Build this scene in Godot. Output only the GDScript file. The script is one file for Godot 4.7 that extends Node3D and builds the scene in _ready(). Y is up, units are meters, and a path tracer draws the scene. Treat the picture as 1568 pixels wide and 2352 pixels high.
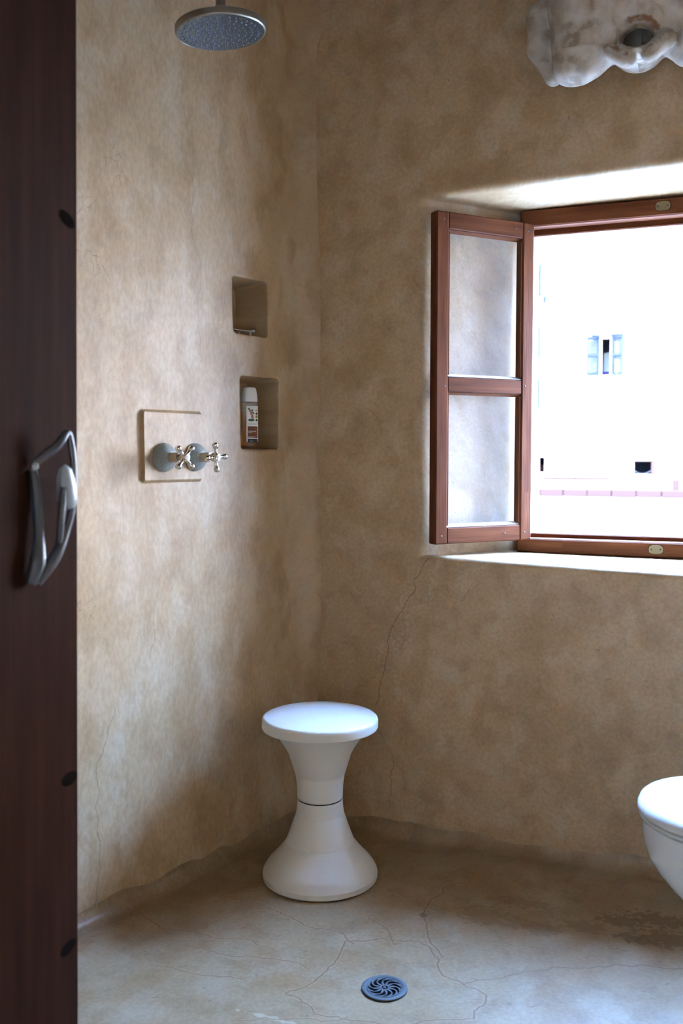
extends Node3D
# A plastered wash room seen through its door: shower corner, white stool, open window, wall-hung toilet.
# World: the corner of the two visible walls is the origin, wall_back runs along +x, the room lies at +z.

const LANG := deg_to_rad(105.5)
var ld := Vector3(cos(LANG), 0, sin(LANG))      # along wall_left, away from the corner
var ln := Vector3(sin(LANG), 0, -cos(LANG))     # out of wall_left into the room
var used := {}
var M := {}

# ---------------------------------------------------------------- mesh builder
class MB:
	var v := PackedVector3Array()
	var uv := PackedVector2Array()
	var ix := PackedInt32Array()
	var col := PackedColorArray()
	func p(a: Vector3, t := Vector2.ZERO) -> int:
		v.append(a)
		uv.append(t)
		return v.size() - 1
	func tri(a: int, b: int, c: int) -> void:
		ix.append(a); ix.append(b); ix.append(c)
	func quad(a: int, b: int, c: int, d: int) -> void:
		tri(a, b, c); tri(a, c, d)
	func fquad(a: Vector3, b: Vector3, c: Vector3, d: Vector3, ta := Vector2.ZERO, tb := Vector2.ZERO, tc := Vector2.ZERO, td := Vector2.ZERO) -> void:
		quad(p(a, ta), p(b, tb), p(c, tc), p(d, td))
	func volume() -> float:
		var s := 0.0
		for i in range(0, ix.size(), 3):
			s += v[ix[i]].dot(v[ix[i + 1]].cross(v[ix[i + 2]]))
		return s
	func flip() -> void:
		for i in range(0, ix.size(), 3):
			var t := ix[i + 1]
			ix[i + 1] = ix[i + 2]
			ix[i + 2] = t
	func done(closed := true) -> ArrayMesh:
		if closed and volume() > 0.0:
			flip()
		var n := PackedVector3Array()
		n.resize(v.size())
		for i in range(0, ix.size(), 3):
			var a := ix[i]
			var b := ix[i + 1]
			var c := ix[i + 2]
			var f := (v[c] - v[a]).cross(v[b] - v[a])
			n[a] += f
			n[b] += f
			n[c] += f
		for i in n.size():
			n[i] = n[i].normalized() if n[i].length_squared() > 1e-20 else Vector3.UP
		var arr := []
		arr.resize(Mesh.ARRAY_MAX)
		arr[Mesh.ARRAY_VERTEX] = v
		arr[Mesh.ARRAY_NORMAL] = n
		arr[Mesh.ARRAY_TEX_UV] = uv
		if col.size() == v.size():
			arr[Mesh.ARRAY_COLOR] = col
		arr[Mesh.ARRAY_INDEX] = ix
		var m := ArrayMesh.new()
		m.add_surface_from_arrays(Mesh.PRIMITIVE_TRIANGLES, arr)
		return m

func add_box(b: MB, c: Vector3, size: Vector3, bev := 0.003, basis := Basis()) -> void:
	# chamfered box, flat faces, uv in metres with v along the longest side
	var h := size / 2.0
	var long := 0
	if size.y >= size.x and size.y >= size.z: long = 1
	elif size.z >= size.x: long = 2
	bev = minf(bev, minf(h.x, minf(h.y, h.z)) * 0.8)
	var corner := func(sx, sy, sz, ax):
		var q := Vector3(h.x * sx, h.y * sy, h.z * sz)
		if ax != 0: q.x -= bev * sx
		if ax != 1: q.y -= bev * sy
		if ax != 2: q.z -= bev * sz
		return q
	var jit := fposmod(c.x * 7.31 + c.y * 3.77 + c.z * 5.13, 1.0)
	var tuv := func(q: Vector3):
		var w := [q.x, q.y, q.z]
		var al: float = w[long]
		var ac: float = w[(long + 1) % 3] + w[(long + 2) % 3] * 0.83
		return Vector2(ac * 4.0 + jit * 3.0, al * 1.0 + jit)
	var poly := func(qs: Array):
		# oriented outward from the centre
		var n: Vector3 = (qs[2] - qs[0]).cross(qs[1] - qs[0])
		var mid: Vector3 = (qs[0] + qs[1] + qs[2]) / 3.0
		if n.dot(mid) < 0: qs.reverse()
		var id := []
		for q in qs: id.append(b.p(c + basis * q, tuv.call(q)))
		b.tri(id[0], id[1], id[2])
		if id.size() == 4: b.tri(id[0], id[2], id[3])
	for s in [-1, 1]:
		poly.call([corner.call(s, -1, -1, 0), corner.call(s, 1, -1, 0), corner.call(s, 1, 1, 0), corner.call(s, -1, 1, 0)])
		poly.call([corner.call(-1, s, -1, 1), corner.call(1, s, -1, 1), corner.call(1, s, 1, 1), corner.call(-1, s, 1, 1)])
		poly.call([corner.call(-1, -1, s, 2), corner.call(1, -1, s, 2), corner.call(1, 1, s, 2), corner.call(-1, 1, s, 2)])
		for t in [-1, 1]:
			poly.call([corner.call(s, t, -1, 0), corner.call(s, t, 1, 0), corner.call(s, t, 1, 1), corner.call(s, t, -1, 1)])
			poly.call([corner.call(s, -1, t, 0), corner.call(s, 1, t, 0), corner.call(s, 1, t, 2), corner.call(s, -1, t, 2)])
			poly.call([corner.call(-1, s, t, 1), corner.call(1, s, t, 1), corner.call(1, s, t, 2), corner.call(-1, s, t, 2)])
			for u in [-1, 1]:
				poly.call([corner.call(s, t, u, 0), corner.call(s, t, u, 1), corner.call(s, t, u, 2)])

func box_mesh(c: Vector3, size: Vector3, bev := 0.003, basis := Basis()) -> ArrayMesh:
	var b := MB.new()
	add_box(b, c, size, bev, basis)
	return b.done(false)

func add_lathe(b: MB, prof: Array, segs := 48, xf := Transform3D()) -> void:
	# prof: Vector2(radius, height); a repeated point makes a crease
	var rows := []
	for q in prof:
		var row := []
		for i in segs + 1:
			var a := TAU * i / segs
			row.append(b.p(xf * Vector3(q.x * cos(a), q.y, q.x * sin(a)), Vector2(float(i) / segs, q.y)))
		rows.append(row)
	for j in prof.size() - 1:
		if prof[j].distance_to(prof[j + 1]) < 1e-7: continue
		for i in segs:
			b.quad(rows[j][i], rows[j + 1][i], rows[j + 1][i + 1], rows[j][i + 1])

func lathe(prof: Array, segs := 48, xf := Transform3D()) -> ArrayMesh:
	var b := MB.new()
	add_lathe(b, prof, segs, xf)
	return b.done()

func smooth_profile(pts: Array, n := 6) -> Array:
	var out := []
	for i in pts.size() - 1:
		var p0: Vector2 = pts[maxi(i - 1, 0)]
		var p3: Vector2 = pts[mini(i + 2, pts.size() - 1)]
		for k in n: out.append(pts[i].cubic_interpolate(pts[i + 1], p0, p3, float(k) / n))
	out.append(pts[-1])
	return out

func add_loft(b: MB, rings: Array, cap := true) -> void:
	var n: int = rings[0].size()
	var rows := []
	for j in rings.size():
		var row := []
		for i in n + 1: row.append(b.p(rings[j][i % n], Vector2(float(i) / n, float(j) / rings.size())))
		rows.append(row)
	for j in rings.size() - 1:
		for i in n: b.quad(rows[j][i], rows[j + 1][i], rows[j + 1][i + 1], rows[j][i + 1])
	if cap:
		for e in [0, rings.size() - 1]:
			var c := Vector3.ZERO
			for q in rings[e]: c += q
			c /= n
			var ci := b.p(c)
			var r := []
			for q in rings[e]: r.append(b.p(q))
			for i in n:
				if e == 0: b.tri(ci, r[i], r[(i + 1) % n])
				else: b.tri(ci, r[(i + 1) % n], r[i])

func loft(rings: Array, cap := true) -> ArrayMesh:
	var b := MB.new()
	add_loft(b, rings, cap)
	return b.done()

func add_tube(b: MB, pts: Array, rad: Array, segs := 14) -> void:
	var rings := []
	var up := Vector3(0.13, 0.31, 0.94).normalized()
	for i in pts.size():
		var t: Vector3 = (pts[mini(i + 1, pts.size() - 1)] - pts[maxi(i - 1, 0)]).normalized()
		var s := up.cross(t).normalized()
		up = t.cross(s).normalized()
		var ring := []
		for k in segs:
			var a := TAU * k / segs
			ring.append(pts[i] + (s * cos(a) + up * sin(a)) * float(rad[i]))
		rings.append(ring)
	add_loft(b, rings)

func tube(pts: Array, rad: Array, segs := 14) -> ArrayMesh:
	var b := MB.new()
	add_tube(b, pts, rad, segs)
	return b.done()

func curve_points(pts: Array, n := 6) -> Array:
	var out := []
	for i in pts.size() - 1:
		for k in n: out.append(pts[i].cubic_interpolate(pts[i + 1], pts[maxi(i - 1, 0)], pts[mini(i + 2, pts.size() - 1)], float(k) / n))
	out.append(pts[-1])
	return out

func spread(vals: Array, n: int) -> Array:
	var out := []
	for i in n:
		var t := float(i) / (n - 1) * (vals.size() - 1)
		var k := mini(int(t), vals.size() - 2)
		out.append(lerpf(vals[k], vals[k + 1], t - k))
	return out

# ---------------------------------------------------------------- scene helpers
func numbered(called: String) -> String:
	var n: int = used.get(called, 0)
	used[called] = n + 1
	return called if n == 0 else "%s_%03d" % [called, n]

func thing(called: String, label: String, category: String, at := Vector3.ZERO, turn := 0.0, group := "") -> Node3D:
	var o := Node3D.new()
	o.name = numbered(called)
	add_child(o)
	o.position = at
	o.rotation.y = turn
	tag(o, label, category, group)
	return o

func tag(o: Node, label: String, category: String, group := "") -> void:
	o.set_meta("label", label)
	o.set_meta("category", category)
	if group: o.set_meta("group", group)

func part(called: String, mesh: Mesh, mat: Material, parent: Node, at := Vector3.ZERO, label := "") -> MeshInstance3D:
	var o := MeshInstance3D.new()
	o.name = called
	o.mesh = mesh
	o.material_override = mat
	o.position = at
	parent.add_child(o, true)
	if label: o.set_meta("label", label)
	return o

func holder(called: String, parent: Node, at := Vector3.ZERO) -> Node3D:
	var o := Node3D.new()
	o.name = called
	o.position = at
	parent.add_child(o, true)
	return o

func struct(called: String, mesh: Mesh, mat: Material, label: String, category: String) -> MeshInstance3D:
	var o := part(called, mesh, mat, self)
	tag(o, label, category)
	o.set_meta("kind", "structure")
	return o

func mat(c: Color, rough := 0.5, metal := 0.0) -> StandardMaterial3D:
	# c is a linear base colour
	var m := StandardMaterial3D.new()
	m.albedo_color = c.linear_to_srgb()
	m.roughness = rough
	m.metallic = metal
	return m

func fnl(seed_: int, freq: float, oct := 4, type := FastNoiseLite.TYPE_SIMPLEX_SMOOTH, warp := 0.0) -> FastNoiseLite:
	var n := FastNoiseLite.new()
	n.seed = seed_
	n.noise_type = type
	n.frequency = freq
	n.fractal_type = FastNoiseLite.FRACTAL_FBM
	n.fractal_octaves = oct
	if warp > 0.0:
		n.domain_warp_enabled = true
		n.domain_warp_amplitude = warp
		n.domain_warp_frequency = freq * 1.5
		n.domain_warp_fractal_octaves = 3
	return n

func noise_bytes(n: FastNoiseLite, w: int, h: int, sx := 1.0, sy := 1.0) -> PackedByteArray:
	# sx, sy > 1 stretch the noise
	var im := n.get_image(maxi(8, int(w / sx)), maxi(8, int(h / sy)), false, false, true)
	if im.get_width() != w or im.get_height() != h: im.resize(w, h, Image.INTERPOLATE_CUBIC)
	im.convert(Image.FORMAT_L8)
	return im.get_data()

# ---------------------------------------------------------------- plaster
const PPM := 800.0

func step01(a: float, b: float, x: float) -> float:
	var t := clampf((x - a) / (b - a), 0.0, 1.0)
	return t * t * (3.0 - 2.0 * t)

func plaster(wm: float, hm: float, seed_: int, kind: int) -> Dictionary:
	# kind 0 wall_left, 1 wall_back, 2 floor. Image x runs along the wall, image y downwards.
	var w := int(wm * PPM)
	var h := int(hm * PPM)
	var big := noise_bytes(fnl(seed_, 0.0047, 5, FastNoiseLite.TYPE_SIMPLEX_SMOOTH, 52.0), w, h, 1.0, 1.6 if kind == 0 else 1.0)
	var mid := noise_bytes(fnl(seed_ + 1, 0.0124, 6, FastNoiseLite.TYPE_SIMPLEX_SMOOTH, 28.0), w, h, 1.0, 2.2 if kind == 0 else (1.0 if kind == 1 else 1.0))
	var pale := noise_bytes(fnl(seed_ + 2, 0.0085, 6, FastNoiseLite.TYPE_SIMPLEX_SMOOTH, 39.0), w, h, 1.0, 2.0 if kind == 0 else 1.2)
	var fine := noise_bytes(fnl(seed_ + 3, 0.09, 4), w, h, 1.0, 2.0 if kind == 0 else 1.0)
	var grain := noise_bytes(fnl(seed_ + 4, 0.33, 2), w, h)
	# lookup tables over a noise byte
	var t_big := PackedFloat32Array()
	var t_mid := PackedFloat32Array()
	var t_pale := PackedFloat32Array()
	var t_fine := PackedFloat32Array()
	for i in 256:
		var f := i / 255.0
		t_big.append(step01(0.40, 0.74, f))
		t_mid.append(step01(0.44, 0.88, f))
		t_pale.append(step01(0.46, 0.88, f))
		t_fine.append((f - 0.5) * 20.0)
	# both walls carry the same lime plaster; the cement floor has its own tones
	var base := Color8(180, 152, 115) if kind < 2 else Color8(147, 124, 94)
	var brown := Color8(171, 141, 103) if kind < 2 else Color8(140, 114, 82)
	var dark := Color8(152, 120, 83) if kind < 2 else Color8(118, 91, 60)
	var light := Color8(190, 169, 140) if kind < 2 else Color8(159, 141, 117)
	var grey := Color8(168, 158, 142)
	var b0 := base.r8; var b1 := base.g8; var b2 := base.b8
	var n0 := brown.r8 - b0; var n1 := brown.g8 - b1; var n2 := brown.b8 - b2
	var d0 := dark.r8; var d1 := dark.g8; var d2 := dark.b8
	var l0 := light.r8; var l1 := light.g8; var l2 := light.b8
	var out := PackedByteArray()
	out.resize(w * h * 3)
	var i := 0
	var o := 0
	for y in h:
		var up := hm - y / PPM
		for x in w:
			var g := t_big[big[i]]
			var k := t_mid[mid[i]]
			var q := t_pale[pale[i]] * 0.55
			var r := b0 + n0 * g
			var gg := b1 + n1 * g
			var bb := b2 + n2 * g
			k *= 0.42
			if kind == 0:
				var s := x / PPM
				if s < 0.34 and up > 0.5:      # brown lime stains beside the corner, strengthened to darken its shade
					var c := t_mid[fine[i]] * 0.5 + k
					k = minf(0.9, k + c * (0.34 - s) * 2.2)
			elif kind == 1:
				var s := x / PPM
				if s < 0.55 and up < 1.05:     # damp stain left of a wandering edge, chalky grey along it
					var e := 0.40
					if up < 0.62: e = lerpf(0.20, 0.375, clampf((up - 0.28) / 0.34, 0.0, 1.0))
					var t := s - e + (big[i] - 128) * 0.0011 + (mid[i] - 128) * 0.0005
					if t < 0.03:
						var st := clampf(0.5 - t / 0.016, 0.0, 1.0) * clampf((1.05 - up) * 4.0, 0.0, 1.0)
						k = minf(0.9, k + st * (0.34 + 0.45 * t_mid[pale[i]]))
						if t > -0.05:
							var ed := (1.0 - absf(t + 0.004) / 0.05) * t_big[fine[i]] * 0.75 * clampf((1.0 - up) * 5.0, 0.0, 1.0)
							r += (grey.r8 - r) * ed
							gg += (grey.g8 - gg) * ed
							bb += (grey.b8 - bb) * ed
			r += (d0 - r) * k
			gg += (d1 - gg) * k
			bb += (d2 - bb) * k
			r += (l0 - r) * q
			gg += (l1 - gg) * q
			bb += (l2 - bb) * q
			var f := t_fine[fine[i]] + (grain[i] - 128) * 0.05
			out[o] = clampi(int(r + f), 0, 255)
			out[o + 1] = clampi(int(gg + f), 0, 255)
			out[o + 2] = clampi(int(bb + f), 0, 255)
			i += 1
			o += 3
	var im := Image.create_from_data(w, h, false, Image.FORMAT_RGB8, out)
	return {"image": im, "w": wm, "h": hm, "fine": fine, "mid": mid}

func dab(im: Image, x: int, y: int, c: Color, a: float) -> void:
	if x < 0 or y < 0 or x >= im.get_width() or y >= im.get_height(): return
	im.set_pixel(x, y, im.get_pixel(x, y).lerp(c, a))

func crack(im: Image, hm: float, pts: Array, rng: RandomNumberGenerator, strength := 0.8, halo := 0.0, c := Color8(84, 62, 44)) -> void:
	# pts in metres (along, up); jagged by midpoint displacement
	var line: Array = pts.duplicate()
	for it in 4:
		var nx := [line[0]]
		for i in line.size() - 1:
			var d: Vector2 = line[i + 1] - line[i]
			nx.append((line[i] + line[i + 1]) / 2.0 + d.orthogonal() * rng.randf_range(-0.13, 0.13))
			nx.append(line[i + 1])
		line = nx
	for i in line.size() - 1:
		var n := maxi(1, int(line[i].distance_to(line[i + 1]) * PPM * 1.5))
		var s := strength * rng.randf_range(0.45, 1.0)
		for k in n:
			var q: Vector2 = line[i].lerp(line[i + 1], float(k) / n)
			var px := int(q.x * PPM)
			var py := int((hm - q.y) * PPM)
			if halo > 0.0:
				for dx in range(-4, 5):
					for dy in range(-3, 4):
						dab(im, px + dx, py + dy, Color8(188, 156, 124), halo * 0.07 * s)
			dab(im, px, py, c, s)
			if halo > 0.55:
				for o in [[1, 0, 0.85], [0, 1, 0.85], [-1, 0, 0.5], [0, -1, 0.6], [1, 1, 0.5], [-1, 1, 0.4]]: dab(im, px + o[0], py + o[1], c, s * o[2])
			dab(im, px + 1, py, c, s * 0.35)
			dab(im, px, py + 1, c, s * 0.35)

func speckle(im: Image, n: int, rng: RandomNumberGenerator) -> void:
	for k in n:
		var x := rng.randi_range(2, im.get_width() - 3)
		var y := rng.randi_range(2, im.get_height() - 3)
		var c := Color8(92, 72, 54) if rng.randf() < 0.8 else Color8(214, 206, 194)
		var a := rng.randf_range(0.25, 0.8)
		dab(im, x, y, c, a)
		if rng.randf() < 0.3: dab(im, x + rng.randi_range(-1, 1), y + 1, c, a * 0.7)

func blotch(im: Image, hm: float, at: Vector2, rad: Vector2, c: Color, a: float, seed_: int) -> void:
	# an irregular patch with a crisp outline
	var n := fnl(seed_, 0.05, 3)
	var cx := int(at.x * PPM)
	var cy := int((hm - at.y) * PPM)
	var rx := int(rad.x * PPM)
	var ry := int(rad.y * PPM)
	for y in range(-ry * 2, ry * 2 + 1):
		for x in range(-rx * 2, rx * 2 + 1):
			var d := Vector2(float(x) / rx, float(y) / ry).length() + n.get_noise_2d(cx + x, cy + y) * 0.9
			if d < 1.0: dab(im, cx + x, cy + y, c, a * clampf((1.0 - d) * 8.0, 0.0, 1.0))

func plaster_material(p: Dictionary, rough: float, seed_: int, relief: float) -> StandardMaterial3D:
	var m := StandardMaterial3D.new()
	m.albedo_texture = ImageTexture.create_from_image(p.image)
	m.roughness = rough
	m.metallic_specular = 0.45
	var hi := fnl(seed_ + 9, 0.012, 6, FastNoiseLite.TYPE_SIMPLEX_SMOOTH, 10.0).get_image(1024, int(1024.0 * p.h / p.w), false, false, true)
	m.heightmap_enabled = true
	m.heightmap_texture = ImageTexture.create_from_image(hi)
	m.heightmap_scale = relief
	return m

func lines(lo: float, hi: float, stepw: float, fines: Array) -> PackedFloat32Array:
	# grid lines, dense around the marked edges
	var out: Array = []
	var n := int(ceil((hi - lo) / stepw))
	for i in n + 1: out.append(lerpf(lo, hi, float(i) / n))
	for f in fines:
		for k in range(-14, 15): out.append(clampf(f + signf(k) * pow(absf(k) / 14.0, 1.5) * 0.018, lo, hi))
	out.sort()
	var res := PackedFloat32Array()
	for q in out:
		if res.is_empty() or q - res[-1] > 0.0003: res.append(q)
	return res

func inset(s: float, y: float, s0: float, s1: float, y0: float, y1: float, r: float) -> float:
	# signed distance to a rounded rectangle, negative inside
	var q := Vector2(absf(s - (s0 + s1) / 2.0) - (s1 - s0) / 2.0 + r, absf(y - (y0 + y1) / 2.0) - (y1 - y0) / 2.0 + r)
	return Vector2(maxf(q.x, 0), maxf(q.y, 0)).length() + minf(maxf(q.x, q.y), 0.0) - r

# ---------------------------------------------------------------- scene
func _ready() -> void:
	setup_view()
	var rng := RandomNumberGenerator.new()
	rng.seed = 7
	make_materials(rng)
	build_shell(rng)
	build_window()
	build_outside()
	build_door()
	build_stool()
	build_toilet()
	build_taps()
	build_shower()
	build_niche_things()
	build_drain()
	build_skull()

func setup_view() -> void:
	var cam := Camera3D.new()
	cam.name = "camera"
	cam.position = Vector3(1.176, 1.138, 2.671)
	cam.rotation = Vector3(deg_to_rad(-3.5), deg_to_rad(21.5), 0)
	var attr := CameraAttributesPhysical.new()
	attr.frustum_focal_length = 33.7
	attr.exposure_aperture = 4.5
	attr.frustum_focus_distance = 2.7
	cam.attributes = attr
	cam.fov = rad_to_deg(2.0 * atan(1176.0 / 2200.0))
	cam.keep_aspect = Camera3D.KEEP_HEIGHT
	cam.near = 0.02
	cam.far = 200.0
	add_child(cam)
	cam.current = true

	var we := WorldEnvironment.new()
	we.name = "environment"
	var e := Environment.new()
	e.background_mode = Environment.BG_SKY
	var sky := Sky.new()
	var sm := ProceduralSkyMaterial.new()
	sm.sky_top_color = Color(0.52, 0.70, 0.98)
	sm.sky_horizon_color = Color(0.72, 0.82, 0.96)
	sm.sky_curve = 0.15
	sm.ground_bottom_color = Color(0.35, 0.33, 0.30)
	sm.ground_horizon_color = Color(0.60, 0.62, 0.64)
	sm.sun_angle_max = 12.0
	sky.sky_material = sm
	e.sky = sky
	e.background_energy_multiplier = 20.0
	e.tonemap_mode = Environment.TONE_MAPPER_LINEAR
	e.tonemap_exposure = 14.3
	e.sdfgi_enabled = true
	e.ssao_enabled = true
	e.ssil_enabled = true
	we.environment = e
	add_child(we)

	# the sun stands high behind the house and lights the terrace and the house across it
	var sun := DirectionalLight3D.new()
	sun.name = "sun"
	sun.rotation = Vector3(deg_to_rad(-50), deg_to_rad(-32), 0)
	sun.light_energy = 5.0
	sun.light_color = Color(1.0, 0.96, 0.89)
	sun.light_angular_distance = 0.53
	sun.shadow_enabled = true
	add_child(sun)

func make_materials(rng: RandomNumberGenerator) -> void:
	var pl := plaster(1.65, 2.56, 11, 0)
	crack(pl.image, pl.h, [Vector2(0.50, 2.15), Vector2(0.47, 1.95), Vector2(0.455, 1.7), Vector2(0.44, 1.5), Vector2(0.43, 1.38)], rng, 0.2)
	crack(pl.image, pl.h, [Vector2(0.81, 0.02), Vector2(0.79, 0.16), Vector2(0.80, 0.28), Vector2(0.775, 0.42), Vector2(0.74, 0.52)], rng, 0.32)
	crack(pl.image, pl.h, [Vector2(0.62, 0.62), Vector2(0.60, 0.75), Vector2(0.575, 0.84)], rng, 0.2)
	for c in [Vector2(0.84, 1.72), Vector2(0.70, 1.83), Vector2(0.84, 0.78), Vector2(0.8, 1.58)]:
		for k in 9:
			var a := rng.randf() * TAU
			var l := rng.randf_range(0.02, 0.07)
			var s: Vector2 = c + Vector2(rng.randf_range(-0.05, 0.05), rng.randf_range(-0.03, 0.03))
			crack(pl.image, pl.h, [s, s + Vector2(cos(a), sin(a)) * l * 0.6], rng, 0.24, 0.5)
	speckle(pl.image, 2200, rng)
	M.wall_left = plaster_material(pl, 0.48, 21, 0.14)

	var pb := plaster(1.75, 2.56, 31, 1)
	var run := [Vector2(0.397, 0.837), Vector2(0.351, 0.771), Vector2(0.358, 0.746), Vector2(0.318, 0.679), Vector2(0.291, 0.638), Vector2(0.271, 0.585), Vector2(0.274, 0.546), Vector2(0.258, 0.479), Vector2(0.244, 0.412), Vector2(0.233, 0.384)]
	crack(pb.image, pb.h, run, rng, 0.7)
	crack(pb.image, pb.h, [Vector2(0.24, 0.31), Vector2(0.27, 0.27), Vector2(0.29, 0.20), Vector2(0.28, 0.08)], rng, 0.4)
	crack(pb.image, pb.h, [Vector2(0.45, 0.76), Vector2(0.47, 0.72), Vector2(0.50, 0.715), Vector2(0.52, 0.75)], rng, 0.3)
	crack(pb.image, pb.h, [Vector2(0.20, 1.27), Vector2(0.24, 1.24), Vector2(0.25, 1.19)], rng, 0.25)
	for k in 46:
		var s := Vector2(rng.randf_range(0.3, 1.2), rng.randf_range(0.05, 2.2))
		var a := rng.randf() * TAU
		crack(pb.image, pb.h, [s, s + Vector2(cos(a), sin(a)) * rng.randf_range(0.006, 0.02)], rng, 0.3)
	speckle(pb.image, 7000, rng)
	M.wall_back = plaster_material(pb, 0.5, 41, 0.14)

	# floor texture: x runs from -0.4, its "up" is distance from wall_back
	var pf := plaster(1.95, 1.9, 51, 2)
	var fp := func(x: float, z: float): return Vector2(x + 0.4, z)
	var lm := Color8(96, 68, 48)
	var ring := []
	for k in 15:
		var a := TAU * k / 14.0 + 0.3
		var r := 0.17 + 0.035 * sin(a * 3.0 + 1.0) + 0.02 * cos(a * 5.0)
		ring.append(fp.call(0.535 + cos(a) * r * 1.05, 0.775 + sin(a) * r))
	crack(pf.image, pf.h, ring, rng, 0.75, 0.9, lm)
	crack(pf.image, pf.h, [fp.call(0.62, 0.63), fp.call(0.57, 0.57), fp.call(0.53, 0.48), fp.call(0.52, 0.36), fp.call(0.56, 0.25)], rng, 0.8, 0.8, lm)
	crack(pf.image, pf.h, [fp.call(0.41, 0.65), fp.call(0.35, 0.61), fp.call(0.25, 0.60), fp.call(0.12, 0.55), fp.call(0.0, 0.54)], rng, 0.7, 1.0, lm)
	crack(pf.image, pf.h, [fp.call(-0.12, 0.72), fp.call(-0.05, 0.75), fp.call(0.06, 0.74), fp.call(0.18, 0.72), fp.call(0.25, 0.74)], rng, 0.6, 1.2, lm)
	crack(pf.image, pf.h, [fp.call(0.05, 0.80), fp.call(0.15, 0.80), fp.call(0.28, 0.78), fp.call(0.36, 0.79)], rng, 0.5, 1.2, lm)
	crack(pf.image, pf.h, [fp.call(0.02, 0.90), fp.call(0.13, 0.90), fp.call(0.24, 0.88)], rng, 0.5, 1.2, lm)
	blotch(pf.image, pf.h, fp.call(0.36, 0.985), Vector2(0.07, 0.007), Color8(182, 168, 148), 0.6, 12)
	crack(pf.image, pf.h, [fp.call(0.3, 1.02), fp.call(0.40, 0.97), fp.call(0.50, 0.92)], rng, 0.4, 1.6, lm)
	crack(pf.image, pf.h, [fp.call(0.69, 0.72), fp.call(0.80, 0.62), fp.call(0.93, 0.56), fp.call(1.05, 0.50), fp.call(1.2, 0.49)], rng, 0.35, 1.0, lm)
	crack(pf.image, pf.h, [fp.call(0.40, 0.52), fp.call(0.47, 0.57), fp.call(0.50, 0.62)], rng, 0.5, 0.8, lm)
	for k in 260:
		var s := Vector2(rng.randf_range(0.1, 1.8), rng.randf_range(0.03, 1.4))
		var a := rng.randf_range(-0.7, 0.7) - 0.4
		crack(pf.image, pf.h, [s, s + Vector2(cos(a), sin(a)) * rng.randf_range(0.004, 0.02)], rng, 0.6)
	speckle(pf.image, 3000, rng)
	blotch(pf.image, pf.h, fp.call(0.52, 0.455), Vector2(0.011, 0.011), Color8(104, 78, 56), 0.8, 3)
	var wet := Color8(96, 72, 48)
	for q in [[1.06, 0.27, 0.07, 0.035], [0.98, 0.31, 0.06, 0.028], [1.12, 0.36, 0.10, 0.04], [1.02, 0.39, 0.05, 0.02], [0.86, 0.24, 0.018, 0.012], [0.83, 0.20, 0.02, 0.008], [0.90, 0.37, 0.05, 0.03], [0.8, 0.42, 0.05, 0.035], [0.74, 0.30, 0.06, 0.03], [0.66, 0.40, 0.07, 0.05]]:
		blotch(pf.image, pf.h, fp.call(q[0], q[1]), Vector2(q[2], q[3]), wet, 0.62 if q[0] > 0.95 else 0.3, int(q[0] * 100))
	M.floor = plaster_material(pf, 0.36, 61, 0.16)

	M.ceiling = mat(Color(0.10, 0.065, 0.04), 0.8)
	M.hall = mat(Color(0.44, 0.31, 0.175), 0.8)
	M.hall_white = mat(Color(0.66, 0.61, 0.53), 0.8)
	M.outer = mat(Color(0.72, 0.70, 0.66), 0.8)

	# reddish varnished wood: long streaks along v
	M.wood = wood(Color8(116, 70, 44), Color8(74, 38, 23), 0.5, 71)
	M.wood.metallic_specular = 0.17
	M.door_wood = wood(Color8(46, 27, 18), Color8(28, 15, 10), 0.7, 73)
	M.door_wood.metallic_specular = 0.06
	M.putty = mat(Color(0.55, 0.56, 0.57), 0.7)
	var gl := StandardMaterial3D.new()
	gl.transparency = BaseMaterial3D.TRANSPARENCY_ALPHA
	gl.albedo_color = Color(0.95, 0.97, 0.97, 0.06)
	gl.roughness = 0.03
	M.glass = gl
	M.brass = mat(Color(0.15, 0.115, 0.065), 0.42, 1.0)
	M.steel = mat(Color(0.5, 0.49, 0.47), 0.35, 1.0)
	M.iron = mat(Color(0.12, 0.12, 0.13), 0.6, 0.6)
	M.chrome = mat(Color(0.72, 0.70, 0.67), 0.12, 1.0)
	var patina := mat(Color(0.30, 0.31, 0.30), 0.42, 0.15)
	patina.uv1_triplanar = true
	patina.albedo_texture = noise_tex(fnl(81, 0.05, 4), [[0.3, Color8(128, 134, 134)], [0.55, Color8(150, 154, 152)], [0.8, Color8(172, 172, 166)]])
	patina.albedo_color = Color8(246, 246, 240)
	patina.uv1_scale = Vector3(9, 9, 9)
	M.patina = patina
	M.nickel = mat(Color(0.42, 0.37, 0.30), 0.4, 1.0)
	var face := mat(Color.WHITE, 0.28, 0.85)
	face.uv1_triplanar = true
	face.uv1_scale = Vector3(6, 6, 6)
	face.albedo_texture = noise_tex(fnl(82, 0.03, 5, FastNoiseLite.TYPE_SIMPLEX_SMOOTH, 20.0), [[0.3, Color8(96, 100, 98)], [0.48, Color8(134, 132, 126)], [0.6, Color8(86, 116, 116)], [0.8, Color8(160, 164, 162)]])
	M.rose_face = face
	M.rose_rim = mat(Color(0.33, 0.30, 0.25), 0.4, 0.9)
	M.nozzle = mat(Color(0.10, 0.16, 0.32), 0.35)
	var plastic := mat(Color(0.64, 0.60, 0.53), 0.28)
	M.plastic = plastic
	M.seam = mat(Color(0.06, 0.035, 0.02), 0.9)
	M.seam.metallic_specular = 0.1
	M.knot = mat(Color(0.006, 0.004, 0.0032), 0.9)
	M.knot.metallic_specular = 0.0
	var cer := mat(Color(0.54, 0.545, 0.535), 0.1)
	M.ceramic = cer
	M.porcelain = mat(Color(0.75, 0.71, 0.62), 0.25)
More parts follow.
